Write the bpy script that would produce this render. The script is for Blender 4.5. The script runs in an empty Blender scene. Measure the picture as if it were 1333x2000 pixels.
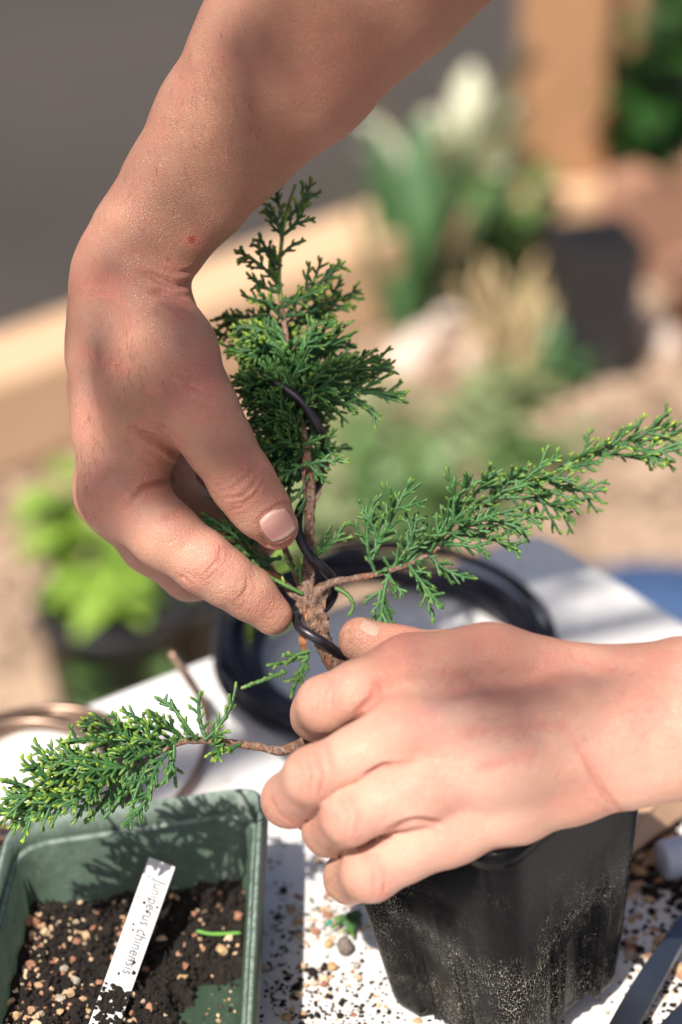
import bpy, math, random
import numpy as np
from mathutils import Vector, Matrix
R = math.radians
rng = np.random.default_rng(7)
random.seed(7)

# ------------------------------------------------------------------ camera, sky, sun, exposure
PITCH = R(30.0); D0 = 0.786; PXM = 6000.0          # photo pixels per metre on the focus plane
CAM = np.array([0.0, 0.0, 0.547])                   # table top is z = 0
FWD = np.array([0.0, math.cos(PITCH), -math.sin(PITCH)])
UPV = np.array([0.0, math.sin(PITCH), math.cos(PITCH)])
RGT = np.array([1.0, 0.0, 0.0])
scene = bpy.context.scene
COL = scene.collection
cam = bpy.data.cameras.new("camera"); camo = bpy.data.objects.new("camera", cam); COL.objects.link(camo)
camo.location = CAM
camo.rotation_euler = (math.pi / 2 - PITCH, 0, 0)
cam.sensor_fit = 'VERTICAL'; cam.sensor_height = 36; cam.sensor_width = 24
cam.lens = 36 * D0 / (2000.0 / PXM)
cam.clip_start = 0.02; cam.clip_end = 400
cam.dof.use_dof = True; cam.dof.focus_distance = 0.760; cam.dof.aperture_fstop = 5.6
scene.camera = camo

SUN = Vector((-0.27, -0.60, 0.93)).normalized()     # direction towards the sun
world = bpy.data.worlds.new("World"); scene.world = world; world.use_nodes = True
wn = world.node_tree.nodes; wl = world.node_tree.links
sky = wn.new("ShaderNodeTexSky"); sky.sky_type = 'NISHITA'; sky.sun_disc = False; sky.dust_density = 3.0; sky.ozone_density = 0.4; sky.air_density = 0.8
sky.sun_elevation = math.asin(SUN.z); sky.sun_rotation = math.atan2(SUN.x, SUN.y)
wn["Background"].inputs[1].default_value = 0.08
wl.new(sky.outputs[0], wn["Background"].inputs[0])
sun = bpy.data.lights.new("sun", 'SUN'); sun.energy = 4.9; sun.angle = R(0.6); sun.color = (1.0, 0.93, 0.84)
suno = bpy.data.objects.new("sun", sun); COL.objects.link(suno)
suno.rotation_euler = SUN.to_track_quat('Z', 'Y').to_euler(); suno.location = (-1, -1, 3)
scene.view_settings.view_transform = 'Standard'; scene.view_settings.look = 'None'
scene.view_settings.gamma = 1; scene.view_settings.use_curve_mapping = False
scene.view_settings.exposure = 0.48
scene.cycles.use_denoising = True
scene.cycles.max_bounces = 8

# ------------------------------------------------------------------ helpers
def P(px, py, z=0.0):
    """world point seen at photo pixel (px,py), z millimetres nearer than the focus plane"""
    d = D0 - z / 1000.0; k = d / D0 / PXM
    return CAM + RGT * (px - 666.5) * k + UPV * (1000 - py) * k + FWD * d
def cam2world(a):
    a = np.asarray(a, float)
    return CAM + (a[:, :1] * RGT + a[:, 1:2] * UPV + (D0 * 1000 - a[:, 2:3]) * FWD) * 0.001
def pc(px, py, z):
    s = (786.0 - z) / 786.0
    return np.array([(px - 666.5) / 6 * s, (1000 - py) / 6 * s, z])
def G(px, py, h=0.0):
    """world point where the pixel's ray meets the level z = h (metres)"""
    d = FWD * D0 + RGT * (px - 666.5) / PXM + UPV * (1000 - py) / PXM
    t = (h - CAM[2]) / d[2]
    return CAM + d * t
def B(px, py, depth):
    k = depth / D0 / PXM
    return CAM + RGT * (px - 666.5) * k + UPV * (1000 - py) * k + FWD * depth

def tag(o, label=None, cat=None, group=None, kind=None):
    if label: o["label"] = label
    if cat: o["category"] = cat
    if group: o["group"] = group
    if kind: o["kind"] = kind
    return o
def root(name, loc, label=None, cat=None, group=None):
    o = bpy.data.objects.new(name, None); COL.objects.link(o); o.location = tuple(loc); o.empty_display_size = 0.02
    o["_w"] = [float(v) for v in loc]
    return tag(o, label, cat, group)
def wloc(o):
    v = np.zeros(3)
    while o is not None:
        v += np.array(o.location); o = o.parent
    return v
def mk(name, verts, faces, mat=None, parent=None, smooth=True, attrs=None, loc=None):
    """one mesh object from world-space vertices"""
    verts = np.asarray(verts, float)
    base = wloc(parent) if parent is not None else np.zeros(3)
    if loc is None: loc = base if parent is not None else verts.mean(0)
    loc = np.asarray(loc, float)
    me = bpy.data.meshes.new(name)
    if isinstance(faces, list): me.from_pydata((verts - loc).tolist(), [], faces)
    else:                                                   # all quads: fill the arrays directly
        nf = len(faces); me.vertices.add(len(verts)); me.vertices.foreach_set('co', (verts - loc).astype(np.float32).ravel())
        me.loops.add(nf * 4); me.loops.foreach_set('vertex_index', np.asarray(faces, np.int32).ravel())
        me.polygons.add(nf); me.polygons.foreach_set('loop_start', np.arange(0, nf * 4, 4, dtype=np.int32)); me.polygons.foreach_set('loop_total', np.full(nf, 4, np.int32)); me.update(calc_edges=True)
    if attrs:
        for k, v in attrs.items():
            a = me.attributes.new(k, 'FLOAT', 'POINT'); a.data.foreach_set('value', np.asarray(v, np.float32))
    if smooth: me.polygons.foreach_set('use_smooth', [True] * len(me.polygons))
    me.update()
    o = bpy.data.objects.new(name, me); COL.objects.link(o)
    if mat: me.materials.append(mat)
    o.location = tuple(loc - base)
    if parent is not None: o.parent = parent
    return o

class MB:
    """collects vertices and faces for one mesh"""
    def __init__(s): s.v = []; s.f = []; s.q = []; s.n = 0; s.a = []
    def add(s, v, f, a=None):
        v = np.asarray(v, float); s.v.append(v)
        s.f += [[i + s.n for i in q] for q in f]
        s.a.append(np.zeros(len(v)) if a is None else np.asarray(a, float)); s.n += len(v)
    def addq(s, v, q, a):
        s.v.append(v); s.q.append(q + s.n); s.a.append(a); s.n += len(v)
    def build(s, name, mat, parent=None, smooth=True, attr=None, loc=None):
        return mk(name, np.concatenate(s.v), np.concatenate(s.q) if s.q else s.f, mat, parent, smooth, {attr: np.concatenate(s.a)} if attr else None, loc)

_fc = {}
def tube_faces(n, m, cap=True):
    k = (n, m, cap)
    if k not in _fc:
        f = [[i * m + j, i * m + (j + 1) % m, (i + 1) * m + (j + 1) % m, (i + 1) * m + j] for i in range(n - 1) for j in range(m)]
        if cap: f += [list(range(m))[::-1], [(n - 1) * m + j for j in range(m)]]
        _fc[k] = f
    return _fc[k]
def frames(p):
    t = np.gradient(p, axis=0); t /= np.linalg.norm(t, axis=1)[:, None] + 1e-12
    a = np.array([0, 0, 1.0]) if abs(t[0][2]) < 0.9 else np.array([1.0, 0, 0])
    n = np.empty_like(p); x = np.cross(t[0], a); x /= np.linalg.norm(x)
    for i in range(len(p)):
        x = x - t[i] * (x @ t[i]); x /= np.linalg.norm(x) + 1e-12; n[i] = x
    return t, n, np.cross(t, n)
def tube(p, r, m=8, rad_mod=None):
    p = np.asarray(p, float); r = np.broadcast_to(np.asarray(r, float), (len(p),))
    t, n, b = frames(p)
    an = np.arange(m) * 2 * math.pi / m
    rr = r[:, None] * (np.ones((len(p), m)) if rad_mod is None else rad_mod)
    v = p[:, None, :] + rr[:, :, None] * (np.cos(an)[None, :, None] * n[:, None, :] + np.sin(an)[None, :, None] * b[:, None, :])
    return v.reshape(-1, 3), tube_faces(len(p), m)
def spline(pts, n):
    """Catmull-Rom through points, n samples"""
    p = np.asarray(pts, float); q = np.vstack([2 * p[0] - p[1], p, 2 * p[-1] - p[-2]])
    L = np.concatenate([[0], np.cumsum(np.linalg.norm(np.diff(p, axis=0), axis=1))]); s = np.linspace(0, L[-1], n)
    out = np.empty((n, p.shape[1]))
    for i, x in enumerate(s):
        k = min(max(np.searchsorted(L, x, side='right') - 1, 0), len(p) - 2)
        u = (x - L[k]) / (L[k + 1] - L[k] + 1e-12)
        a, b, c, d = q[k], q[k + 1], q[k + 2], q[k + 3]
        out[i] = 0.5 * (2 * b + (c - a) * u + (2 * a - 5 * b + 4 * c - d) * u * u + (3 * b - a - 3 * c + d) * u ** 3)
    return out
def vnoise(p, freq, seed=0):
    """cheap smooth pseudo noise from sums of sines, about -1..1"""
    r = np.random.default_rng(seed); s = np.zeros(len(p))
    for k in range(7):
        d = r.normal(size=3); d /= np.linalg.norm(d); s += np.sin(p @ (d * freq * r.uniform(.6, 1.7)) + r.uniform(0, 6.28))
    return s / 3.5
def box(c, ax, ay, az):
    """box from centre and three half-axis vectors"""
    c, ax, ay, az = map(lambda q: np.asarray(q, float), (c, ax, ay, az))
    v = [c + i * ax + j * ay + k * az for i in (-1, 1) for j in (-1, 1) for k in (-1, 1)]
    return np.array(v), [[0, 1, 3, 2], [4, 6, 7, 5], [0, 4, 5, 1], [2, 3, 7, 6], [0, 2, 6, 4], [1, 5, 7, 3]]
def bevel(o, w, seg=2):
    m = o.modifiers.new("bevel", 'BEVEL'); m.width = w; m.segments = seg; m.limit_method = 'ANGLE'; return o
def blob(c, r, seed, m=7, n=5, rough=0.25, flat=1.0):
    """small irregular stone-like lump"""
    rg = np.random.default_rng(seed); v = [[0, 0, -1]]
    for i in range(1, n):
        ph = -math.pi / 2 + math.pi * i / n
        for j in range(m):
            a = 2 * math.pi * j / m + rg.uniform(-.2, .2); v.append([math.cos(a) * math.cos(ph), math.sin(a) * math.cos(ph), math.sin(ph)])
    v.append([0, 0, 1]); v = np.array(v)
    v *= (1 + rough * vnoise(v, 2.5, seed) + rg.uniform(-.08, .08, len(v)))[:, None]
    v *= rg.uniform(.75, 1.25, 3) * np.array([1, 1, flat])
    a = rg.uniform(0, 6.28); v[:, :2] = v[:, :2] @ np.array([[math.cos(a), -math.sin(a)], [math.sin(a), math.cos(a)]])
    f = [[0, 1 + (j + 1) % m, 1 + j] for j in range(m)]
    for i in range(n - 2):
        f += [[1 + i * m + j, 1 + i * m + (j + 1) % m, 1 + (i + 1) * m + (j + 1) % m, 1 + (i + 1) * m + j] for j in range(m)]
    e = len(v) - 1; f += [[e, 1 + (n - 2) * m + j, 1 + (n - 2) * m + (j + 1) % m] for j in range(m)]
    return v * r + np.asarray(c), f

# ------------------------------------------------------------------ materials
class NT:
    def __init__(s, name):
        s.m = bpy.data.materials.new(name); s.m.use_nodes = True; s.t = s.m.node_tree; s.b = s.t.nodes["Principled BSDF"]; s.out = s.t.nodes["Material Output"]
    def n(s, typ, **kw):
        o = s.t.nodes.new("ShaderNode" + typ)
        for k, v in kw.items():
            if k.startswith("i_"): o.inputs[k[2:].replace("_", " ")].default_value = v
            else: setattr(o, k, v)
        return o
    def l(s, a, b): s.t.links.new(a, b)
    def coord(s):
        if not hasattr(s, "_c"): s._c = s.n("TexCoord").outputs["Object"]
        return s._c
    def noise(s, scale, detail=4, rough=.55, vec=None, dist=0):
        o = s.n("TexNoise"); o.inputs["Scale"].default_value = scale; o.inputs["Detail"].default_value = detail; o.inputs["Roughness"].default_value = rough; o.inputs["Distortion"].default_value = dist
        s.l(vec or s.coord(), o.inputs["Vector"]); return o.outputs["Fac"]
    def voro(s, scale, feature='F1', vec=None, out="Distance"):
        o = s.n("TexVoronoi", feature=feature); o.inputs["Scale"].default_value = scale; s.l(vec or s.coord(), o.inputs["Vector"]); return o.outputs[out]
    def ramp(s, fac, stops):
        o = s.n("ValToRGB"); e = o.color_ramp.elements
        while len(e) < len(stops): e.new(0.5)
        for k, (p, c) in enumerate(stops):
            e[k].position = p; e[k].color = (c, c, c, 1) if isinstance(c, (int, float)) else (*c, 1)
        s.l(fac, o.inputs[0]); return o.outputs[0]
    def mix(s, fac, a, b, mode='MIX'):
        o = s.n("Mix", data_type='RGBA', blend_type=mode)
        for k, x in ((0, fac), (6, a), (7, b)):
            if isinstance(x, (int, float)): o.inputs[k].default_value = x if k == 0 else (x, x, x, 1)
            elif isinstance(x, tuple): o.inputs[k].default_value = (*x, 1)
            else: s.l(x, o.inputs[k])
        return o.outputs[2]
    def math(s, op, a, b=None):
        o = s.n("Math", operation=op)
        for k, x in enumerate((a, b)):
            if x is None: continue
            if isinstance(x, (int, float)): o.inputs[k].default_value = x
            else: s.l(x, o.inputs[k])
        return o.outputs[0]
    def attr(s, name): return s.n("Attribute", attribute_name=name).outputs["Fac"]
    def bump(s, h, strength, dist):
        o = s.n("Bump"); o.inputs["Strength"].default_value = strength; o.inputs["Distance"].default_value = dist
        s.l(h, o.inputs["Height"])
        if s.b.inputs["Normal"].is_linked: s.l(s.b.inputs["Normal"].links[0].from_socket, o.inputs["Normal"])
        s.l(o.outputs[0], s.b.inputs["Normal"])
    def set(s, **kw):
        for k, v in kw.items():
            i = s.b.inputs[k.replace("_", " ")]
            if isinstance(v, (int, float)): i.default_value = v
            elif isinstance(v, tuple): i.default_value = (*v, 1) if len(v) == 3 and i.type == 'RGBA' else v
            else: s.l(v, i)
        return s
    def rescale(s, sc):
        o = s.n("Mapping"); o.inputs["Scale"].default_value = sc; s.l(s.coord(), o.inputs["Vector"]); return o.outputs[0]
M = {}
def simple(name, c1, c2, scale, rough=.6, bump=0.0, bdist=.001, bscale=None, metal=0.0, spec=.5):
    t = NT(name); f = t.noise(scale, 5)
    t.set(Base_Color=t.mix(t.ramp(f, [(.3, 0.0), (.7, 1.0)]), c1, c2), Roughness=rough, Metallic=metal); t.b.inputs["Specular IOR Level"].default_value = spec
    if bump: t.bump(t.noise(bscale or scale * 4, 6), bump, bdist)
    M[name] = t.m; return t.m

def make_skin():
    t = NT("skin")
    red = t.attr("red"); dirt = t.attr("dirt"); scab = t.attr("scab"); pale = t.attr("pale")
    n1 = t.noise(55, 3); n2 = t.noise(240, 3); n3 = t.noise(900, 2)
    c = t.mix(t.ramp(n1, [(.34, 0.0), (.66, 1.0)]), (.56, .31, .215), (.49, .25, .17))
    c = t.mix(t.math('MULTIPLY', t.ramp(n2, [(.42, 0.0), (.75, 1.0)]), .5), c, (.54, .235, .17))
    blot = t.ramp(t.noise(85, 4, .6), [(.46, 0.0), (.64, .5)]); c = t.mix(blot, c, (.55, .215, .165))
    c = t.mix(t.attr("tan"), c, (.20, .09, .052))  # tan skin colour; shade on the forearm is mixed into it too
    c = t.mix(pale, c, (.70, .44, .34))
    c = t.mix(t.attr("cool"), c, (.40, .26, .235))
    c = t.mix(t.math('MULTIPLY', red, t.ramp(n2, [(.25, .55), (.7, 1.0)])), c, (.58, .20, .155))
    fr = t.ramp(t.voro(330, 'F1'), [(.0, 1.0), (.09, 1.0), (.16, 0.0)])
    c = t.mix(t.math('MULTIPLY', t.math('MULTIPLY', fr, t.ramp(n1, [(.5, 0.0), (.62, .5)])), .5), c, (.36, .16, .10))
    dn = t.math('MULTIPLY', dirt, t.ramp(t.noise(500, 4), [(.35, .15), (.65, 1.0)]))
    c = t.mix(dn, c, (.30, .165, .10))
    c = t.mix(scab, c, (.28, .035, .03))
    t.set(Base_Color=c, Roughness=t.ramp(n3, [(.3, .40), (.7, .55)]))
    t.b.inputs["Specular IOR Level"].default_value = .42
    t.b.inputs["Subsurface Weight"].default_value = .22
    t.b.inputs["Subsurface Radius"].default_value = (1.0, .32, .16); t.b.inputs["Subsurface Scale"].default_value = .0035
    # skin relief: fine cells, cross lines, broader creasing
    w = t.noise(120, 2); mp = t.n("VectorMath", operation='ADD'); t.l(t.coord(), mp.inputs[0])
    sc = t.n("VectorMath", operation='SCALE'); nz = t.n("TexNoise"); nz.inputs["Scale"].default_value = 150; t.l(t.coord(), nz.inputs["Vector"])
    t.l(nz.outputs["Color"], sc.inputs[0]); sc.inputs["Scale"].default_value = .0016; t.l(sc.outputs[0], mp.inputs[1])
    e = t.voro(1100, 'DISTANCE_TO_EDGE', mp.outputs[0]); e2 = t.voro(420, 'DISTANCE_TO_EDGE', mp.outputs[0])
    h = t.math('ADD', t.ramp(e, [(0, 0.0), (.14, 1.0)]), t.math('MULTIPLY', t.ramp(e2, [(0, 0.0), (.10, 1.0)]), .35))
    t.bump(h, .6, .00030)
    t.bump(t.noise(700, 4), .35, .0004)
    kn = t.math('MULTIPLY', t.ramp(t.voro(520, 'DISTANCE_TO_EDGE', mp.outputs[0]), [(0, 0.0), (.16, 1.0)]), t.ramp(red, [(.15, 0.0), (.6, 1.0)]))
    t.bump(kn, .28, .0004)
    M["skin"] = t.m
make_skin()
def make_nail():
    t = NT("nail"); v = t.attr("v")
    c = t.ramp(v, [(0.0, (.62, .40, .34)), (.22, (.66, .36, .31)), (.8, (.64, .33, .29)), (.9, (.66, .50, .42)), (1.0, (.34, .24, .18))])
    c = t.mix(t.math('MULTIPLY', t.ramp(t.noise(320, 3), [(.4, 0.0), (.7, 1.0)]), .35), c, (.55, .33, .27))
    t.set(Base_Color=c, Roughness=.5); t.b.inputs["Subsurface Weight"].default_value = .15; t.b.inputs["Subsurface Scale"].default_value = .002
    t.bump(t.noise(700, 2), .12, .0002); M["nail"] = t.m
make_nail()
simple("nail_dusty", (.40, .25, .185), (.50, .32, .25), 260, .6)
def make_foliage(name, dark, mid, tip):
    t = NT(name); a = t.attr("tip")
    n = t.noise(140, 3); c = t.mix(t.ramp(n, [(.3, 0.0), (.7, 1.0)]), dark, mid)
    c = t.mix(t.ramp(t.noise(2600, 2), [(.55, 0.0), (.7, .45)]), c, tuple(min(1, x * 1.7 + .015) for x in mid))
    c = t.mix(a, c, tip)
    t.set(Base_Color=c, Roughness=.48); t.b.inputs["Specular IOR Level"].default_value = .45
    t.b.inputs["Subsurface Weight"].default_value = .12; t.b.inputs["Subsurface Scale"].default_value = .001; t.b.inputs["Subsurface Radius"].default_value = (.4, 1, .2)
    M[name] = t.m
make_foliage("juniper_leaf", (.022, .080, .026), (.060, .165, .046), (.38, .52, .035))
make_foliage("juniper_leaf_pale", (.06, .17, .05), (.12, .25, .06), (.40, .46, .10))
def make_bark():
    t = NT("bark"); s = t.rescale((1, 1, .45)); n = t.noise(850, 7, .7, s); n2 = t.noise(260, 4); v = t.voro(700, 'DISTANCE_TO_EDGE', s)
    c = t.ramp(n, [(.28, (.035, .018, .012)), (.42, (.17, .095, .065)), (.55, (.30, .19, .14)), (.72, (.52, .42, .35))])
    c = t.mix(t.ramp(n2, [(.54, 0.0), (.64, .8)]), c, (.34, .13, .055))
    c = t.mix(t.ramp(t.noise(520, 3), [(.66, 0.0), (.73, .7)]), c, (.23, .21, .08))
    t.set(Base_Color=c, Roughness=.85); t.bump(n, 1.0, .0012); t.bump(t.ramp(v, [(0, 0.0), (.12, 1.0)]), .5, .0006); M["bark"] = t.m
    t = NT("bark_young"); n = t.noise(420, 6, .65, t.rescale((1, 1, .4)))
    t.set(Base_Color=t.ramp(n, [(.3, (.13, .05, .025)), (.52, (.38, .16, .065)), (.75, (.56, .33, .19))]), Roughness=.75); t.bump(n, .9, .0009); M["bark_young"] = t.m
make_bark()
simple("stem_green", (.20, .30, .05), (.30, .40, .08), 200, .5)
def make_wire():
    t = NT("black_wire"); n = t.noise(90, 4)
    t.set(Base_Color=t.mix(t.ramp(n, [(.4, 0.0), (.7, 1.0)]), (.040, .036, .044), (.085, .078, .092)), Metallic=.7, Roughness=t.ramp(t.noise(400, 4), [(.3, .26), (.7, .42)]))
    t.bump(t.noise(700, 3), .12, .0003); M["black_wire"] = t.m
    t = NT("brown_wire"); t.set(Base_Color=t.mix(t.noise(60), (.26, .17, .12), (.36, .25, .19)), Metallic=.8, Roughness=.36); M["brown_wire"] = t.m
make_wire()
def make_pot():
    t = NT("black_plastic"); n = t.noise(30, 4); z = t.n("SeparateXYZ"); t.l(t.coord(), z.inputs[0])
    fib = t.rescale((1.0, 1.0, .45)); f1 = t.ramp(t.noise(1500, 5, .7, fib), [(.57, 0.0), (.65, 1.0)]); f2 = t.ramp(t.noise(2200, 3, .7), [(.58, 0.0), (.66, 1.0)])
    low = t.ramp(t.math('MULTIPLY', t.math('ADD', z.outputs[2], t.math('MULTIPLY', t.math('SUBTRACT', n, .5), .05)), 12.0), [(.20, .85), (.60, 1.0), (.82, .3), (1.1, 0.03)])
    d = t.math('MULTIPLY', t.math('MULTIPLY', t.math('MAXIMUM', f1, f2), low), t.ramp(t.noise(38, 5, .65), [(.44, .05), (.62, .9)]))
    film = t.math('MULTIPLY', low, t.ramp(t.noise(60, 5), [(.40, .0), (.75, .12)]))
    c = t.mix(film, (.004, .004, .005), (.14, .13, .11)); c = t.mix(d, c, (.66, .62, .50))
    t.set(Base_Color=c, Roughness=t.math('ADD', t.math('MULTIPLY', d, .4), t.ramp(n, [(.3, .20), (.7, .30)]))); t.b.inputs["Specular IOR Level"].default_value = .045
    t.bump(t.noise(220, 4), .15, .0006); M["black_plastic"] = t.m
    t = NT("green_plastic"); n = t.noise(60, 5)
    c = t.mix(t.ramp(n, [(.3, 0.0), (.7, 1.0)]), (.026, .050, .032), (.046, .078, .052))
    c = t.mix(t.math('MULTIPLY', t.ramp(t.noise(700, 5, .7), [(.58, 0.0), (.7, 1.0)]), .35), c, (.28, .26, .20))
    w = t.attr("wear"); c = t.mix(t.math('MULTIPLY', w, t.ramp(t.noise(300, 4), [(.3, .3), (.6, 1.0)])), c, (.25, .32, .28))
    t.set(Base_Color=c, Roughness=.42); t.bump(t.noise(180, 4), .15, .0006); M["green_plastic"] = t.m
make_pot()
def make_soil():
    t = NT("soil"); n = t.noise(320, 6, .7)
    c = t.ramp(n, [(.3, (.004, .003, .0022)), (.55, (.015, .0095, .007)), (.72, (.045, .028, .018))])
    t.set(Base_Color=c, Roughness=.9); t.bump(n, 1.0, .002); M["soil"] = t.m
    t = NT("grit"); a = t.attr("hue")
    c = t.ramp(a, [(.0, (.30, .13, .08)), (.2, (.42, .20, .12)), (.4, (.62, .42, .25)), (.6, (.72, .55, .38)), (.8, (.55, .36, .18)), (1.0, (.40, .36, .31))])
    c = t.mix(t.ramp(t.noise(500, 4), [(.4, 0.0), (.75, .55)]), c, (.16, .09, .06))
    t.set(Base_Color=c, Roughness=.8); t.bump(t.noise(900, 4), .5, .0005); M["grit"] = t.m
    t = NT("pumice"); n = t.noise(700, 5, .7); t.set(Base_Color=t.ramp(n, [(.35, (.10, .08, .065)), (.65, (.34, .28, .24))]), Roughness=.9); t.bump(n, 1, .001); M["pumice"] = t.m
make_soil()
def make_table():
    t = NT("white_laminate"); n = t.noise(14, 5)
    c = t.mix(t.ramp(n, [(.3, 0.0), (.75, 1.0)]), (.80, .79, .78), (.70, .68, .66))
    c = t.mix(t.math('MULTIPLY', t.ramp(t.noise(90, 6, .7), [(.52, 0.0), (.74, 1.0)]), .5), c, (.40, .33, .27))
    t.set(Base_Color=c, Roughness=.45); t.bump(t.noise(260, 3), .08, .0008); M["white_laminate"] = t.m
make_table()
def make_wood(name, c1, c2, sc=(1, 1, 1)):
    t = NT(name); v = t.rescale(sc); n = t.noise(9, 5, .6, v, .6)
    c = t.mix(t.ramp(n, [(.3, 0.0), (.7, 1.0)]), c1, c2); c = t.mix(t.math('MULTIPLY', t.noise(60, 4, .6, v), .35), c, tuple(x * .6 for x in c1))
    t.set(Base_Color=c, Roughness=.75); t.bump(t.noise(40, 5, .6, v), .3, .002); M[name] = t.m
make_wood("pine", (.72, .50, .32), (.62, .38, .22), (1, 6, 6))
make_wood("orange_wood", (.44, .24, .125), (.33, .165, .08), (5, 5, 1))
simple("steel", (.085, .10, .13), (.13, .15, .19), 60, .34, .15, .0003, 500, metal=.85)
simple("label_white", (.80, .80, .79), (.70, .69, .67), 150, .4)
simple("label_ink", (.10, .11, .15), (.06, .06, .09), 300, .6)
simple("white_tube", (.55, .58, .68), (.50, .53, .64), 40, .35)
simple("cardboard", (.58, .37, .23), (.52, .32, .20), 120, .75, .2, .0005, 500)
simple("ground_earth", (.14, .095, .066), (.24, .17, .122), 5, .95, .8, .02, 30)
simple("dark_path", (.040, .033, .028), (.060, .050, .043), 1.3, .9, .4, .01, 30)
simple("chip", (.30, .20, .13), (.52, .38, .27), 20, .9)
simple("pale_stone", (.60, .47, .40), (.72, .60, .52), 12, .8)
simple("dark_pot", (.022, .022, .026), (.035, .035, .04), 10, .45)
simple("terracotta", (.36, .18, .115), (.44, .235, .155), 10, .8)
simple("blue_sheet", (.035, .07, .16), (.05, .10, .21), 10, .5)
simple("leaf_lime", (.15, .27, .03), (.25, .38, .05), 6, .5)
simple("leaf_muted", (.16, .21, .085), (.25, .29, .14), 6, .5)
simple("leaf_green", (.070, .135, .035), (.12, .20, .065), 6, .5)
simple("leaf_dark", (.014, .052, .010), (.035, .105, .018), 6, .4)
simple("leaf_strap", (.055, .13, .05), (.10, .20, .075), 8, .5)
simple("leaf_pale", (.66, .62, .50), (.42, .48, .30), 14, .6)
simple("straw", (.52, .40, .22), (.42, .30, .15), 20, .7)
simple("hair_brown", (.05, .025, .015), (.08, .04, .02), 50, .5)
simple("grass_clip", (.10, .30, .05), (.20, .42, .08), 100, .5)
simple("teal_bead", (.01, .30, .20), (.02, .36, .26), 50, .4)

# ------------------------------------------------------------------ ground, table, far beam
ZG = -0.80
def quad_sheet(name, pts, mat, kind='structure'):
    return tag(mk(name, pts, [[0, 1, 2, 3]], mat, smooth=False), kind=kind)
quad_sheet("ground", [(-60, -40, ZG), (60, -40, ZG), (60, 120, ZG), (-60, 120, ZG)], M["ground_earth"])
b0 = G(-40, 955, ZG); b1 = G(740, 650, ZG); bd = (b1 - b0); bd /= np.linalg.norm(bd); bn = np.array([-bd[1], bd[0], 0.0])
a = b0 - bd * 6 + bn * .05; c = b0 + bd * 9 + bn * .05
quad_sheet("path", [a + (0, 0, .004), c + (0, 0, .004), c + bn * 9 + (0, 0, .004), a + bn * 9 + (0, 0, .004)], M["dark_path"])
bm0 = b0 - bd * 1.2; bm1 = b1 + bd * .16; BHH = .062
bc = (bm0 + bm1) / 2 + bn * .055 + np.array([0, 0, BHH])
v, f = box((0, 0, 0), (np.linalg.norm(bm1 - bm0) / 2, 0, 0), (0, .055, 0), (0, 0, BHH))
o = mk("timber_beam", v, f, M["pine"], smooth=False, loc=(0, 0, 0)); o.location = tuple(bc); o.rotation_euler = (0, 0, math.atan2(bd[1], bd[0])); bevel(o, .008)
tag(o, "pale timber beam lying diagonally on the ground behind the arm", "timber")

tc = G(1052, 1032); tu = np.array([-.81, -.586, 0]); tw = np.array([.586, -.81, 0])
tr = root("table", (tc + tu * .55 + tw * .35) * np.array([1, 1, 0]) + np.array([0, 0, ZG]), "white laminate work table dusted with spilled soil under the pots", "table")
def rounded_poly(cs, r, n=6):
    out = []
    for i in range(len(cs)):
        p, a, b = cs[i], cs[i - 1], cs[(i + 1) % len(cs)]
        u = (a - p) / np.linalg.norm(a - p); w = (b - p) / np.linalg.norm(b - p)
        s, e = p + u * r, p + w * r
        for k in range(n + 1):
            t = k / n; out.append((1 - t) ** 2 * s + 2 * t * (1 - t) * p + t * t * e)
    return np.array(out)
cs = [tc, tc + tu * 1.1, tc + tu * 1.1 + tw * .7, tc + tw * .7]
rp = rounded_poly(cs, .012); n = len(rp)
v = np.vstack([rp, rp - [0, 0, .024]]); f = [list(range(n))[::-1], list(range(n, 2 * n))] + [[i, (i + 1) % n, n + (i + 1) % n, n + i] for i in range(n)]
bevel(mk("tabletop", v, f, M["white_laminate"], tr, False), .003)
for (s, t) in ((.06, .06), (1.04, .06), (1.04, .64), (.06, .64)):
    lc = tc + tu * s + tw * t; lp = np.array([[lc[0], lc[1], -.0245], [lc[0], lc[1], ZG]])
    mk("leg", *tube(lp, .016, 12), M["steel"], tr)

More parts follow.
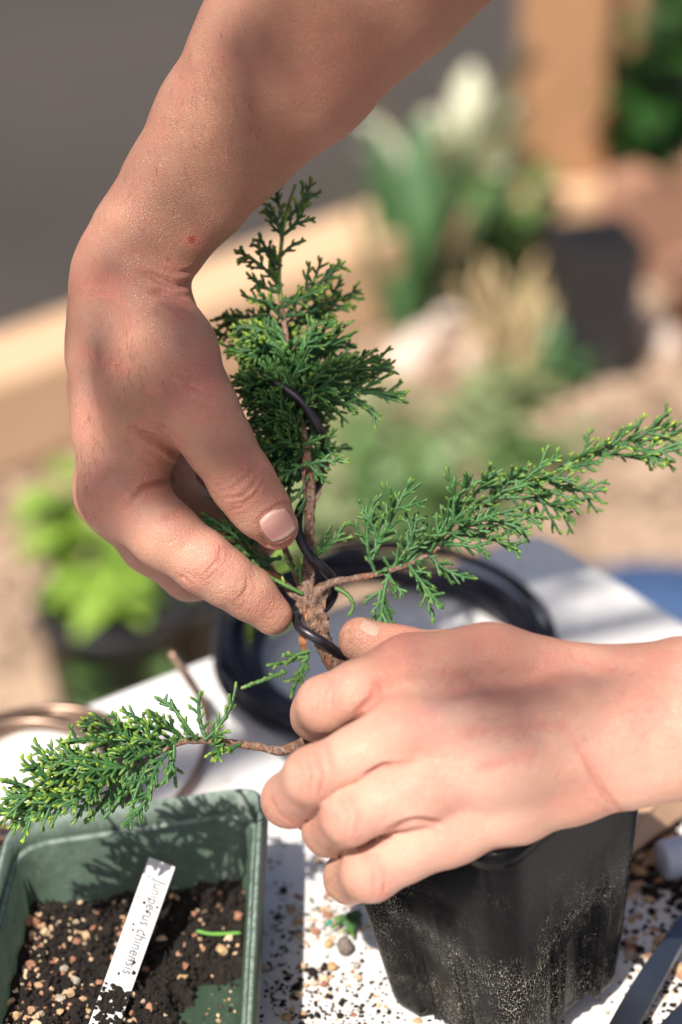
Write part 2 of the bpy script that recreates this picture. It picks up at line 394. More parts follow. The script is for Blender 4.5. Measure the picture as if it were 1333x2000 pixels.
# ------------------------------------------------------------------ hands: smooth-blended tapered limbs, meshed, then creased
def sd_cone(p, a, b, ra, rb):
    ba = b - a; l2 = ba @ ba; rr = ra - rb; a2 = l2 - rr * rr; il2 = 1 / l2
    pa = p - a; y = pa @ ba; z = y - l2; w = pa * l2 - y[:, None] * ba; x2 = np.einsum('ij,ij->i', w, w)
    y2 = y * y * l2; z2 = z * z * l2; k = np.sign(rr) * rr * rr * x2
    o = (np.sqrt(x2 * a2 * il2) + y * rr) * il2 - ra
    m1 = np.sign(z) * a2 * z2 > k; m2 = np.sign(y) * a2 * y2 < k
    return np.where(m1, np.sqrt(x2 + z2) * il2 - rb, np.where(m2, np.sqrt(x2 + y2) * il2 - ra, o))
def smin(a, b, k):
    h = np.maximum(k - np.abs(a - b), 0) / k; return np.minimum(a, b) - h * h * k * .25
class Arm:
    def __init__(s): s.body = []; s.fingers = []; s.cut = []
    @staticmethod
    def _c(ch):
        out = []
        for (p, q) in zip(ch[:-1], ch[1:]):
            a, b = pc(*p[:3]), pc(*q[:3]); out.append((a, b, p[3] / 6 * (786 - p[2]) / 786, q[3] / 6 * (786 - q[2]) / 786))
        return out
    def limb(s, ch, k=6.0): s.body.append((s._c(ch), k))
    def finger(s, ch, k=3.0, web=7.0, kf=1.2): s.fingers.append((s._c(ch), k, web, kf))
    def __call__(s, p, near=False):
        """blended distance; near=True skips limbs too far off to shape the surface here"""
        if near and len(p) > 12000:
            return np.concatenate([s(p[i:i + 8000], True) for i in range(0, len(p), 8000)])
        if near: lo, hi = p.min(0), p.max(0)
        def on(c):
            if not near: return True
            a, b, ra, rb = c; r = max(ra, rb) + 14
            return bool(np.all(np.minimum(a, b) - r < hi) and np.all(np.maximum(a, b) + r > lo))
        far = np.full(len(p), 40.0); d = None; fu = None; webk = 7.0
        for ch, k in s.body:
            for c in ch:
                if on(c):
                    e = sd_cone(p, *c); d = e if d is None else smin(d, e, k)
        for ch, k, web, kf in s.fingers:
            e = None
            for c in ch:
                if on(c):
                    q = sd_cone(p, *c); e = q if e is None else smin(e, q, k)
            if e is not None: fu = e if fu is None else smin(fu, e, kf)
        if d is None: d = far
        return d if fu is None else smin(d, fu, webk)
    def bounds(s):
        pts = []
        for ch in [b[0] for b in s.body] + [f[0] for f in s.fingers]:
            for a, b, ra, rb in ch: pts += [a - ra, a + ra, b - rb, b + rb]
        pts = np.array(pts); return pts.min(0) - 5, pts.max(0) + 5
def surface_nets(fn, lo, hi, h):
    q = 4; nc = np.ceil((hi - lo) / (h * q)).astype(int) + 1; n = (nc - 1) * q + 1
    ax = [lo[i] + h * np.arange(n[i]) for i in range(3)]
    g = np.stack(np.meshgrid(*[a[::q] for a in ax], indexing='ij'), -1).reshape(-1, 3)
    co = fn(g).reshape(nc).astype(np.float32)
    ci = [np.minimum((np.arange(n[i]) + q // 2) // q, nc[i] - 1) for i in range(3)]
    vol = co[np.ix_(*ci)].copy()
    w = np.argwhere(np.abs(vol) < q * h * 1.15 + 1.0)
    w = w[np.lexsort((w[:, 2] // 12, w[:, 1] // 12, w[:, 0] // 12))]
    vol[tuple(w.T)] = fn(lo + h * w, True)
    ins = vol < 0
    acc = np.zeros(tuple(n - 1) + (3,), np.float32); cnt = np.zeros(tuple(n - 1), np.float32)
    def sl(o): return tuple(slice(o[i], n[i] - 1 + o[i]) for i in range(3))
    cn = [(a, b, c) for a in (0, 1) for b in (0, 1) for c in (0, 1)]
    for c0 in cn:
        for axi in range(3):
            if c0[axi]: continue
            c1 = list(c0); c1[axi] = 1
            v0, v1 = vol[sl(c0)], vol[sl(c1)]; m = (v0 < 0) != (v1 < 0)
            t = np.where(m, v0 / np.where(m, v0 - v1, 1), 0)
            for k in range(3): acc[..., k] += np.where(m, c0[k] + (t if k == axi else 0), 0)
            cnt += m
    act = cnt > 0; idx = -np.ones(act.shape, np.int64); idx[act] = np.arange(act.sum())
    w = np.argwhere(act); verts = lo + h * (w + acc[act] / cnt[act][:, None])
    faces = []
    for axi in range(3):
        o = [0, 0, 0]; o[axi] = 1; s0 = [slice(None)] * 3; s1 = [slice(None)] * 3; s0[axi] = slice(0, -1); s1[axi] = slice(1, None)
        m = ins[tuple(s0)] != ins[tuple(s1)]; e = np.argwhere(m); u, q = (axi + 1) % 3, (axi + 2) % 3
        e = e[(e[:, u] > 0) & (e[:, q] > 0) & (e[:, u] < n[u] - 1) & (e[:, q] < n[q] - 1)]
        fl = ins[tuple(e.T)]
        def ci(du, dq):
            g = e.copy(); g[:, u] -= du; g[:, q] -= dq; return idx[tuple(g.T)]
        quad = np.column_stack([ci(1, 1), ci(0, 1), ci(0, 0), ci(1, 0)])
        quad[~fl] = quad[~fl][:, ::-1]; faces.append(quad)
    return verts, np.concatenate(faces)
def subdivide(v, f):
    e = np.sort(np.concatenate([f[:, [0, 1]], f[:, [1, 2]], f[:, [2, 3]], f[:, [3, 0]]]), axis=1)
    ue, inv = np.unique(e, axis=0, return_inverse=True); inv = inv.reshape(4, len(f)) + len(v)
    nv = np.concatenate([v, (v[ue[:, 0]] + v[ue[:, 1]]) / 2, v[f].mean(1)]); c = np.arange(len(f)) + len(v) + len(ue)
    nf = np.concatenate([np.column_stack([f[:, i], inv[i], c, inv[i - 1]]) for i in range(4)])
    return nv, nf
def grad(fn, p, e=.25):
    f0 = fn(p, True); g = np.column_stack([fn(p + d, True) - f0 for d in np.eye(3) * e]); return g / (np.linalg.norm(g, axis=1)[:, None] + 1e-9)
def project(fn, v, it=1, e=.05):
    for _ in range(it):
        f0 = fn(v, True); g = np.column_stack([fn(v + d, True) - f0 for d in np.eye(3) * e]); g /= np.linalg.norm(g, axis=1)[:, None] + 1e-9
        v = v - g * np.clip(f0, -1.5, 1.5)[:, None]
    return v
def topx(v):
    s = 786 / (786 - v[:, 2]); return np.column_stack([v[:, 0] * 6 * s + 666.5, 1000 - v[:, 1] * 6 * s])
def poly_dist(q, pl, along=False):
    d = np.full(len(q), 1e9); s = np.zeros(len(q)); n = len(pl) - 1
    for i, (a, b) in enumerate(zip(pl[:-1], pl[1:])):
        a = np.array(a, float); b = np.array(b, float); ab = b - a
        t = np.clip((q - a) @ ab / (ab @ ab), 0, 1); e = np.linalg.norm(q - a - t[:, None] * ab, axis=1)
        s = np.where(e < d, (i + t) / n, s); d = np.minimum(d, e)
    return (d, s) if along else d
def march(fn, px, py, z0=140.0):
    """front surface point under a photo pixel"""
    px = np.atleast_1d(px).astype(float); py = np.atleast_1d(py).astype(float); z = np.full(len(px), z0)
    for _ in range(70):
        s = (786 - z) / 786; p = np.column_stack([(px - 666.5) / 6 * s, (1000 - py) / 6 * s, z]); z = z - np.clip(fn(p), -2, 8) * .8
    return np.column_stack([(px - 666.5) / 6 * (786 - z) / 786, (1000 - py) / 6 * (786 - z) / 786, z])
def build_arm(arm, parent, creases, reds, dirts, scabs, pales, tan_shades, cools, label, zmin_front=-60, h=1.6):
    v, f = surface_nets(arm, *arm.bounds(), h)
    o = np.lexsort((v[:, 2] // 20, v[:, 1] // 20, v[:, 0] // 20)); inv = np.empty(len(v), int); inv[o] = np.arange(len(v)); v = v[o]; f = inv[f]   # neighbours stay together
    v = project(arm, v); v, f = subdivide(v, f); v = project(arm, v)
    nrm = grad(arm, v); px = topx(v); view = np.column_stack([-v[:, 0], -v[:, 1], 786 - v[:, 2]]); view /= np.linalg.norm(view, axis=1)[:, None]
    front = np.clip((np.einsum('ij,ij->i', nrm, view) - .02) * 6, 0, 1)
    disp = np.zeros(len(v))
    for c in creases:
        pl, wd, dp = c[:3]; zlo = c[3] if len(c) > 3 else -200
        d, al = poly_dist(px, spline(np.array(pl, float), 4 * len(pl)) if len(pl) > 2 else pl, True); d = d / 6
        m = front * (v[:, 2] > zlo) * np.sqrt(np.clip(np.sin(np.pi * np.clip(al, .02, .98)) * 1.5, 0, 1))
        disp += m * 1.15 * (-dp * np.exp(-(d / (1.15 * wd)) ** 2) + .3 * dp * np.exp(-((d - 2.0 * wd) / (.9 * wd)) ** 2))
    disp += .10 * vnoise(v, .55, 3) + .22 * vnoise(v, .16, 5)
    v = v + nrm * disp[:, None]
    def field(items):
        s = np.zeros(len(v))
        for (x, y, r, a) in items: s = np.maximum(s, a * np.exp(-(((px[:, 0] - x) ** 2 + (px[:, 1] - y) ** 2) / r ** 2)))
        return s
    red = field(reds); cd = np.zeros(len(v))
    for c in creases: cd = np.maximum(cd, np.exp(-(poly_dist(px, c[0]) / 4.0) ** 2))
    for c in creases:
        red = np.maximum(red, .55 * np.exp(-(poly_dist(px, c[0]) / 14.0) ** 2))
    at = {"red": red, "dirt": np.maximum(field(dirts), cd * field([(q[0] + 0, q[1] + 0, 60, .6) for q in dirts])), "scab": np.clip(field(scabs) * 1.6 - .5, 0, 1), "pale": field(pales), "tan": field(tan_shades), "cool": field(cools)}
    o = mk("arm", cam2world(v), f, M["skin"], parent, True, at); o["label"] = label
    return o
def nail(arm, parent, c, ux, uy, label=None, lift=.35, bulge=.5, mat="nail"):
    """curved plate on the surface: c centre px, ux half-width vector px, uy half-length vector px (towards the tip)"""
    nu, nv_ = 17, 17; pts = []; inside = []; vv = []
    for j in range(nv_):
        for i in range(nu):
            u = -1 + 2 * i / (nu - 1); w = -1 + 2 * j / (nv_ - 1)
            # square -> rounded plate
            su = u * math.sqrt(1 - .30 * w * w); sw = w * math.sqrt(1 - .42 * u * u) * (1.0 if w > 0 else .95)
            pts.append((c[0] + su * ux[0] + sw * uy[0], c[1] + su * ux[1] + sw * uy[1])); inside.append(max(abs(u), abs(w))); vv.append((w + 1) / 2)
    pts = np.array(pts); s = march(arm, pts[:, 0], pts[:, 1]); g = grad(arm, s); ins = np.array(inside); vv = np.array(vv)
    off = np.where(ins > .99, -.5, lift + bulge * .15 * (1 - ins ** 2)); off = np.where((ins > .99) & (vv > .95), .05, off)
    f = [[j * nu + i, j * nu + i + 1, (j + 1) * nu + i + 1, (j + 1) * nu + i] for j in range(nv_ - 1) for i in range(nu - 1)]
    n0 = np.cross(s[1] - s[0], s[nu] - s[0])
    if n0 @ g[0] < 0: f = [q[::-1] for q in f]
    o = mk("fingernail", cam2world(s + g * off[:, None]), f, M[mat], parent, True, {"v": vv})
    if label: o["label"] = label
    return o
def hairs(arm, parent, pxs, dirv, n, lmin, lmax, seed):
    rg = np.random.default_rng(seed); mb = MB()
    q = []
    while len(q) < n:
        cx, cy, rx, ry = pxs[rg.integers(len(pxs))]; q.append((cx + rg.normal() * rx, cy + rg.normal() * ry))
    q = np.array(q); s = march(arm, q[:, 0], q[:, 1]); ok = np.abs(arm(s)) < .3; s = s[ok]; g = grad(arm, s)
    for p, nn in zip(s, g):
        d = np.array([dirv[0], -dirv[1], 0]) + rg.normal(size=3) * .35; d -= nn * (d @ nn); d /= np.linalg.norm(d); L = rg.uniform(lmin, lmax)
        c = [p - nn * .2 + d * L * t + nn * (1.1 * math.sin(t * 2.2) * L * .16) for t in (0, .33, .66, 1)]
        mb.add(*tube(cam2world(np.array(c)), [.000038, .000034, .000024, .000008], 3))
    o = mb.build("hair", M["hair_brown"], parent); o["kind"] = "stuff"; return o

person = root("person", P(900, 1250, 40), "person reaching in with bare arms, both hands bending and wiring the little juniper", "person")
# --- upper arm in the picture: right hand, thumb and index pinching the trunk
RH = Arm()
fa = [(1150, -640, 70, 330), (860, -290, 52, 285), (700, -82, 40, 232), (557, 116, 28, 183), (447, 252, 18, 146), (363, 367, 13, 121), (290, 465, 13, 108)]
RH.limb(fa, 5); RH.limb([(557, 116, 8, 165), (447, 252, -4, 132), (363, 367, -10, 110), (283, 470, -10, 100)], 6)
RH.limb([(290, 465, 13, 106), (248, 540, 11, 98), (222, 610, 10, 86)], 6)
RH.limb([(283, 470, -10, 98), (240, 560, -14, 90)], 6)
RH.limb([(248, 540, 10, 96), (216, 690, 6, 80), (222, 830, 6, 76), (236, 958, 8, 78)], 6)
RH.limb([(240, 560, -12, 86), (214, 760, -16, 74), (226, 962, -16, 74)], 6)
RH.limb([(245, 560, -26, 80), (225, 760, -36, 68), (236, 950, -36, 66)], 6)
RH.limb([(255, 560, -34, 70), (240, 760, -52, 60), (256, 925, -54, 60)], 6)
RH.limb([(285, 575, 20, 74), (330, 690, 24, 88), (384, 792, 30, 70)], 7)
RH.limb([(300, 640, 6, 92), (352, 770, 10, 74)], 7)
RH.limb([(262, 620, 18, 80), (285, 750, 22, 80), (288, 835, 16, 66), (300, 885, 8, 44)], 7)
RH.finger([(384, 795, 30, 70), (428, 866, 30, 65), (476, 944, 29, 62), (508, 990, 27, 56), (539, 1030, 22, 45)], 3, 7, .8)
RH.finger([(236, 960, 8, 76), (322, 1044, 13, 66), (398, 1098, 15, 59), (440, 1127, 13, 54), (484, 1157, 9, 50), (531, 1200, 5, 41)], 3)
RH.limb([(290, 860, -20, 60), (330, 930, -28, 50)], 6)
RH.finger([(226, 962, -16, 72), (300, 1060, -14, 60), (372, 1116, -13, 55), (440, 1120, -22, 46), (500, 1120, -26, 40)], 3)
RH.finger([(236, 950, -36, 64), (340, 985, -38, 58), (425, 1030, -40, 50), (500, 1060, -32, 42)], 3)
RH.finger([(256, 925, -54, 56), (350, 930, -56, 50), (440, 975, -52, 42)], 3)
rc = [
    ([(378, 552), (350, 556), (310, 542), (275, 528)], 1.0, 1.5, -12), ([(366, 580), (345, 578), (318, 571), (296, 570)], .9, 1.3, -12),
    ([(385, 524), (350, 532), (322, 524)], .7, .5, -12), ([(372, 600), (340, 592), (315, 590)], .8, .6),
    ([(255, 838), (300, 858), (340, 884), (368, 908)], 1.1, 1.3), ([(262, 858), (300, 880), (330, 905), (350, 915)], .7, .5), ([(270, 846), (310, 850), (345, 870)], .6, .35),
    ([(262, 968), (292, 948), (335, 938)], .9, 1.5), ([(250, 985), (275, 965)], .7, .5), ([(348, 1000), (338, 1008), (322, 1010)], .7, .5),
    ([(432, 1070), (426, 1094), (402, 1120)], .45, .40), ([(436, 1070), (432, 1098)], .4, .25),
    ([(484, 1130), (482, 1150), (464, 1174)], .42, .38),
    ([(432, 958), (462, 950), (495, 915), (512, 905)], .6, .50), ([(440, 972), (475, 968), (505, 935)], .6, .55), ([(455, 985), (490, 972), (520, 938)], .5, .45), ([(425, 938), (455, 930), (480, 908)], .4, .25), ([(470, 935), (500, 925)], .4, .25),
    ([(507, 1034), (511, 1012), (532, 995), (556, 984), (572, 992)], .7, .7), ([(512, 1042), (522, 1064), (545, 1068), (570, 1056), (580, 1040)], .5, .5),
    ([(300, 760), (330, 775), (350, 800)], .7, .18), ([(330, 740), (362, 770)], .6, .15), ([(345, 720), (380, 760)], .6, .15), ([(360, 790), (395, 770)], .6, .15), ([(375, 815), (418, 790)], .6, .2),
    ([(350, 1125), (364, 1132), (372, 1142)], .6, .4), ([(362, 1118), (380, 1130), (388, 1140)], .5, .35), ([(376, 1116), (396, 1134)], .5, .25),
    ([(418, 950), (448, 940), (470, 922)], .4, .3), ([(448, 998), (478, 986), (505, 965)], .4, .3), ([(440, 925), (470, 905)], .35, .25),
    ([(268, 830), (300, 838), (335, 855)], .5, .3), ([(285, 825), (325, 838), (352, 862)], .45, .3), ([(275, 872), (305, 893), (330, 918)], .5, .35), ([(290, 905), (318, 915), (338, 925)], .5, .3), ([(310, 845), (318, 870), (316, 895)], .45, .25), ([(295, 850), (298, 880)], .4, .2),
    ([(230, 975), (255, 955), (300, 940)], .5, .3), ([(335, 760), (365, 752), (395, 765)], .5, .22), ([(340, 785), (375, 780), (405, 790)], .5, .22), ([(352, 735), (385, 735)], .45, .18), ([(350, 805), (385, 802), (415, 812)], .5, .2),
    ([(300, 548), (335, 562), (368, 566)], .6, .6, -12), ([(330, 600), (352, 604), (366, 600)], .6, .4), ([(340, 612), (360, 618)], .5, .25), ([(180, 545), (215, 540), (255, 548)], .6, .15), ([(170, 580), (205, 575), (240, 582)], .6, .15),
    ([(160, 560), (210, 552), (250, 560)], .8, .2), ([(170, 690), (240, 720)], 1.6, .25),
]
armR = build_arm(RH, person, rc,
    [(375, 750, 60, .75), (395, 800, 50, .5), (300, 950, 40, .6), (200, 985, 60, .35), (460, 950, 40, .45), (440, 1110, 40, .3), (255, 560, 80, .2), (330, 890, 40, .5), (378, 470, 24, .6), (640, 130, 130, .25), (540, 1200, 40, .25)],
    [(560, 1222, 28, 1.0), (545, 1238, 18, 1.0), (470, 955, 50, .45), (520, 1062, 40, .55), (505, 1020, 22, .7), (375, 1130, 40, .4), (430, 960, 30, .45), (400, 1120, 50, .4), (330, 900, 40, .35), (470, 1180, 40, .4)],
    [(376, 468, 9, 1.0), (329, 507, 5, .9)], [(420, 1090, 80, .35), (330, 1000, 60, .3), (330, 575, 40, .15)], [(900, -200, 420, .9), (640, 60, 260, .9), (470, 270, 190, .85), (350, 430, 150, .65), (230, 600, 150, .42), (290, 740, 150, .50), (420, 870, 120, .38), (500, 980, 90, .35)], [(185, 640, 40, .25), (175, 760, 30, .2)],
    "right arm hanging down from above, thumb and index finger pinching the trunk")
nail(RH, armR, (543, 1025), (29, -17), (15.5, 26), "broad pale pink thumbnail with dusty rim")
hairs(RH, armR, [(210, 700, 35, 80), (240, 740, 50, 50), (300, 300, 60, 100), (420, 150, 60, 70), (170, 900, 14, 60)], (.35, .9), 260, 2.0, 5.5, 4)

# --- lower arm in the picture: left hand, back to the viewer, fingers curled over the pot
LH = Arm()
def zz(ch, dz=38): return [(x, y, z + dz, r) for x, y, z, r in ch]
LH.limb(zz([(2300, 1420, 40, 220), (1800, 1405, 44, 165), (1480, 1345, 42, 96), (1330, 1338, 40, 88), (1235, 1350, 36, 86), (1160, 1350, 34, 84), (960, 1308, 38, 88), (800, 1312, 42, 72)], 26), 5)
LH.limb(zz([(1800, 1405, 24, 160), (1480, 1450, 30, 98), (1330, 1468, 36, 88), (1235, 1488, 32, 84), (1120, 1520, 30, 84), (1000, 1566, 32, 80), (875, 1622, 36, 62)], 38), 5)
LH.limb(zz([(1480, 1400, 46, 100), (1230, 1415, 42, 84), (1100, 1410, 46, 78), (790, 1432, 50, 68)], 30), 6)
LH.limb(zz([(1200, 1450, 40, 78), (1000, 1490, 44, 76), (818, 1540, 46, 64)], 35), 6)
LH.limb(zz([(1150, 1400, 14, 110), (950, 1380, 8, 100), (880, 1480, 14, 90)], 28), 8)      # palm and thenar
LH.finger(zz([(800, 1316, 42, 64), (700, 1347, 44, 56), (636, 1376, 46, 54), (622, 1394, 27, 51), (618, 1398, 4, 46), (645, 1385, -14, 40)], 20), 3, 4.5, .35)
LH.finger(zz([(790, 1432, 50, 66), (700, 1472, 52, 56), (612, 1516, 52, 56), (566, 1562, 34, 53), (562, 1566, 10, 47), (585, 1550, -8, 40)], 27), 3, 4.5, .35)
LH.finger(zz([(818, 1540, 46, 62), (740, 1568, 48, 55), (682, 1596, 48, 54), (644, 1620, 28, 51), (640, 1622, 6, 45)], 33), 3, 4.5, .35)
LH.finger(zz([(875, 1622, 36, 60), (795, 1664, 36, 56), (724, 1704, 34, 56), (684, 1714, 18, 47), (676, 1708, 2, 42)], 38), 3, 4.5, .35)
LH.finger([(1040, 1340, 28, 80), (880, 1300, 14, 64), (775, 1282, 6, 56), (706, 1250, 3, 44)], 4, 4.5, .6)
lc_ = [
    ([(735, 1330), (728, 1365), (700, 1392)], 1.2, .8), ([(655, 1325), (642, 1350), (637, 1385)], .55, .42), ([(640, 1330), (627, 1352), (620, 1385)], .55, .40), ([(670, 1320), (656, 1350), (652, 1380)], .5, .25), ([(625, 1335), (610, 1360)], .5, .25),
    ([(770, 1494), (745, 1498), (715, 1515)], .8, 1.2), ([(800, 1490), (770, 1494)], .6, .5), ([(618, 1470), (632, 1510), (624, 1552)], .6, .42), ([(600, 1478), (610, 1515), (602, 1555)], .6, .40), ([(585, 1488), (592, 1530), (586, 1560)], .55, .28), ([(640, 1462), (652, 1500)], .5, .22), ([(530, 1560), (545, 1590), (575, 1608)], .5, .22),
    ([(870, 1612), (835, 1602), (800, 1604), (760, 1622)], .8, 1.0), ([(690, 1562), (702, 1595), (694, 1632)], .6, .40), ([(672, 1572), (682, 1605), (676, 1636)], .55, .36), ([(655, 1590), (662, 1615)], .5, .18),
    ([(735, 1680), (753, 1712), (750, 1748)], .6, .42), ([(716, 1676), (733, 1704), (732, 1740)], .55, .32),
    ([(1145, 1485), (1170, 1530), (1195, 1568), (1212, 1585)], .9, .9), ([(1150, 1560), (1175, 1578), (1195, 1590)], .7, .35), ([(1120, 1440), (1150, 1490)], .9, .3),
    ([(860, 1350), (960, 1325), (1100, 1330)], 3.5, .9), ([(900, 1430), (1000, 1420), (1100, 1415)], 4, .5), ([(930, 1500), (1040, 1470)], 4, .5), ([(1110, 1280), (1160, 1300), (1220, 1310)], 3, .4),
    
]
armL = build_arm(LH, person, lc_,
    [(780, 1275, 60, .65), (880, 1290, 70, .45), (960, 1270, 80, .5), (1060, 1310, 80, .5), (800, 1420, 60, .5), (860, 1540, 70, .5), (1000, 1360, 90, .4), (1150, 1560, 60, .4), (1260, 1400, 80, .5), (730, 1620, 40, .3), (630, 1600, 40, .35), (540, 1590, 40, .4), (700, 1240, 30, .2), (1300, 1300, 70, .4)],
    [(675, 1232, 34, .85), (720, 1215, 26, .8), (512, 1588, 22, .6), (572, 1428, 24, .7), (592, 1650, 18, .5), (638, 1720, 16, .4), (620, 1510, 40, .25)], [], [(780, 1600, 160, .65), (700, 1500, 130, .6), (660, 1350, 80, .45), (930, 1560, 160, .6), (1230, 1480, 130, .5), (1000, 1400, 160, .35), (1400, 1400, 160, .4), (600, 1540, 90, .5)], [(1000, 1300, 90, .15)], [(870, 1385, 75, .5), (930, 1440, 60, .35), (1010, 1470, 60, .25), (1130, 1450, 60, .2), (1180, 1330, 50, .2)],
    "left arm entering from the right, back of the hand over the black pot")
nail(LH, armL, (724, 1227), (6, -12), (-19, -9), "dusty thumbnail showing behind the knuckle", .12, .5, "nail_dusty")
hairs(LH, armL, [(950, 1350, 60, 50), (1050, 1420, 60, 50), (1250, 1380, 40, 60)], (-.8, .5), 60, 2.0, 4.5, 5)

# ------------------------------------------------------------------ juniper: trunk, branches, scale-leaf sprays
def PL(pts, n):
    """photo-pixel path with depth and radius (mm) -> world points and radii (m)"""
    a = np.array([np.append(P(q[0], q[1], q[2]), q[3] / 1000.0) for q in pts]); s = spline(a, n); return s[:, :3], s[:, 3]
C5 = np.cos(np.arange(5) * 2 * math.pi / 5); S5 = np.sin(np.arange(5) * 2 * math.pi / 5)
def smooth_path(p, n):
    k = np.linspace(0, 1, len(p)); s = np.linspace(0, 1, n); c = np.polyfit(k, p, len(p) - 1); return sum(c[i] * (s ** (len(p) - 1 - i))[:, None] for i in range(len(p)))
_tq = {}
def tq(n):
    if n not in _tq:
        i = np.arange(n - 1)[:, None] * 5; j = np.arange(5)[None, :]; k = (j + 1) % 5; _tq[n] = np.stack([i + j, i + k, i + 5 + k, i + 5 + j], -1).reshape(-1, 4)
    return _tq[n]
def twig(mb, p, r, tipamt, shade):
    L = np.linalg.norm(np.diff(p, axis=0), axis=1).sum(); n = max(5, int(L / .00048))
    q = smooth_path(p, n); i = np.arange(n)[:, None]; j = np.arange(5)[None, :]
    mod = 1 + .26 * (((i + 1.5 * (j % 2)) % 3) / 2 - .5) + rng.uniform(-.10, .10, (n, 5))
    s = np.linspace(0, 1, n); rr = r * (1 - .18 * s); rr[-1] *= .08; rr[-2] *= .85
    tt = np.gradient(q, axis=0); tt /= np.linalg.norm(tt, axis=1)[:, None]; a_ = np.cross(tt, tt[0][[1, 2, 0]] * [1, -1, 1] + [.01, .02, .03]); a_ /= np.linalg.norm(a_, axis=1)[:, None]; b_ = np.cross(tt, a_)
    v = (q[:, None, :] + (rr[:, None] * mod)[:, :, None] * (C5[None, :, None] * a_[:, None, :] + S5[None, :, None] * b_[:, None, :])).reshape(-1, 3)
    tl = .0028 / max(L, .001); t = np.clip((s - (1 - tl)) / tl, 0, 1) * tipamt * rng.uniform(.2, 1.35) + shade
    mb.addq(v, tq(n), np.repeat(np.clip(t, 0, 1), 5))
def spray(mb, p0, p1, width=.5, tip=.4, dens=1.25, ang=(26, 48), sub=1.0, r=.00057, tilt=None, shade=0.0, bend=.12):
    """flat fan of scale-leaf cords from p0 to p1"""
    ax = p1 - p0; L = np.linalg.norm(ax); d = ax / L
    nr = -FWD + rng.normal(size=3) * .55 if tilt is None else tilt
    nr = nr - d * (nr @ d); nr /= np.linalg.norm(nr); sd = np.cross(nr, d)
    mid = p0 + ax * .5 + sd * L * rng.uniform(-bend, bend) + nr * L * rng.uniform(-bend, bend)
    axis = spline([p0, mid, p1], 24); twig(mb, np.array([p0, mid, p1]), r * 1.15, tip, shade)
    k = max(4, int(L / .0021 * dens)); side = rng.choice((-1, 1))
    for i in range(k):
        t = (i + .6) / k * .93 + rng.uniform(-.02, .02); c = axis[min(23, max(0, int(t * 23)))]
        side = -side; env = (.35 + 1.3 * t if t < .45 else 1.0) * (1 - .72 * max(0, t - .35) / .65)
        l = L * width * env * rng.uniform(.45, 1.35)
        if l < .0015: continue
        an = R(rng.uniform(*ang)); o = d * math.cos(an) + sd * side * math.sin(an) + nr * rng.normal() * .42; o /= np.linalg.norm(o)
        cv = d * rng.uniform(.0, .35) + nr * rng.uniform(-.15, .3)
        pts = np.array([c, c + o * l * .5 , c + o * l * .95 + cv * l * .22]); tw_ = tip * rng.uniform(.2, 1.3); twig(mb, pts, r * rng.uniform(.85, 1.12), tw_, shade)
        if l > .0036:
            ns = int(l / .0021 * sub); sx = np.cross(nr, o); s2 = rng.choice((-1, 1))
            for m in range(ns):
                s2 = -s2; u = (m + .7) / ns * .85; b = c + o * l * u; l2 = l * rng.uniform(.28, .52) * (1 - .5 * u)
                if l2 < .0012: continue
                a2 = R(rng.uniform(28, 50)); o2 = o * math.cos(a2) + sx * s2 * math.sin(a2) + nr * rng.normal() * .25
                twig(mb, np.array([b, b + o2 * l2 * .55, b + o2 * l2 + d * l2 * .12]), r * .92, tip, shade)
tree = root("juniper_tree", P(905, 1560, 0), "young juniper with wired trunk, held by both hands above the black pot", "tree")
TP = [(905, 1580, 4, 4.2), (800, 1450, 2, 4.0), (690, 1335, 0, 3.7), (650, 1290, 0, 3.4), (626, 1240, 0, 3.1), (607, 1190, 0, 3.2), (603, 1150, 0, 2.5), (604, 1100, -1, 2.0), (604, 1040, -2, 1.75), (606, 960, -3, 1.9), (598, 880, -5, 1.7), (582, 800, -8, 1.5), (568, 720, -11, 1.25), (558, 650, -13, 1.0), (550, 590, -15, .85)]
tp, tr_ = PL(TP, 190)
mod = 1 + .10 * np.sin(np.arange(12) * 2.2 + 1)[None, :] + .10 * vnoise(np.repeat(tp, 12, 0), 900, 2).reshape(-1, 12) + .09 * vnoise(np.repeat(tp, 12, 0) + np.tile(np.arange(12)[:, None] * [.0013, .0007, .0003], (len(tp), 1)), 2600, 9).reshape(-1, 12)
mb = MB(); mb.add(*tube(tp, tr_, 12, mod))
for k, (x, y, z, r) in enumerate([(600, 1172, 2, 2.6), (617, 1190, 2, 2.5), (628, 1205, 2.2, 2.2), (590, 1188, 1.5, 2.3), (612, 1215, 2.5, 2.4), (630, 1158, 1, 2.0), (622, 1228, 2.4, 1.8), (645, 1262, 2.2, 1.9), (632, 1255, 2.8, 1.3)]):
    mb.add(*blob(P(x, y, z - .6), r * .82 / 1000, 40 + k, 11, 9, .5))
trunk = mb.build("trunk", M["bark"], tree)
# papery bark strips lifting off the trunk
def flake(pts, w, mat, par, thick=.00025):
    p = np.array([P(*q) for q in pts]); p = spline(p, 7); t, n, b = frames(p); view = (CAM - p); view /= np.linalg.norm(view, axis=1)[:, None]
    s = np.cross(t, view); s /= np.linalg.norm(s, axis=1)[:, None]; ww = w * np.array([.7, 1, 1.1, 1, .95, .8, .35])[:, None] * (1 + .25 * rng.normal(size=(7, 1)))
    g = view * thick; q = np.vstack([p - s * ww - g, p - s * ww + g, p + s * ww + g, p + s * ww - g]).reshape(4, 7, 3).transpose(1, 0, 2).reshape(-1, 3)
    return mk("bark_flake", q, tube_faces(7, 4), M[mat], par, False)
flake([(590, 1238, 3), (592, 1255, 4), (596, 1280, 2), (598, 1298, 3)], .0012, "bark_young", trunk)
flake([(634, 1172, 3), (632, 1185, 4), (626, 1196, 3)], .0006, "bark", trunk)
flake([(592, 905, -1), (594, 935, 0), (596, 975, -1)], .0007, "bark", trunk)
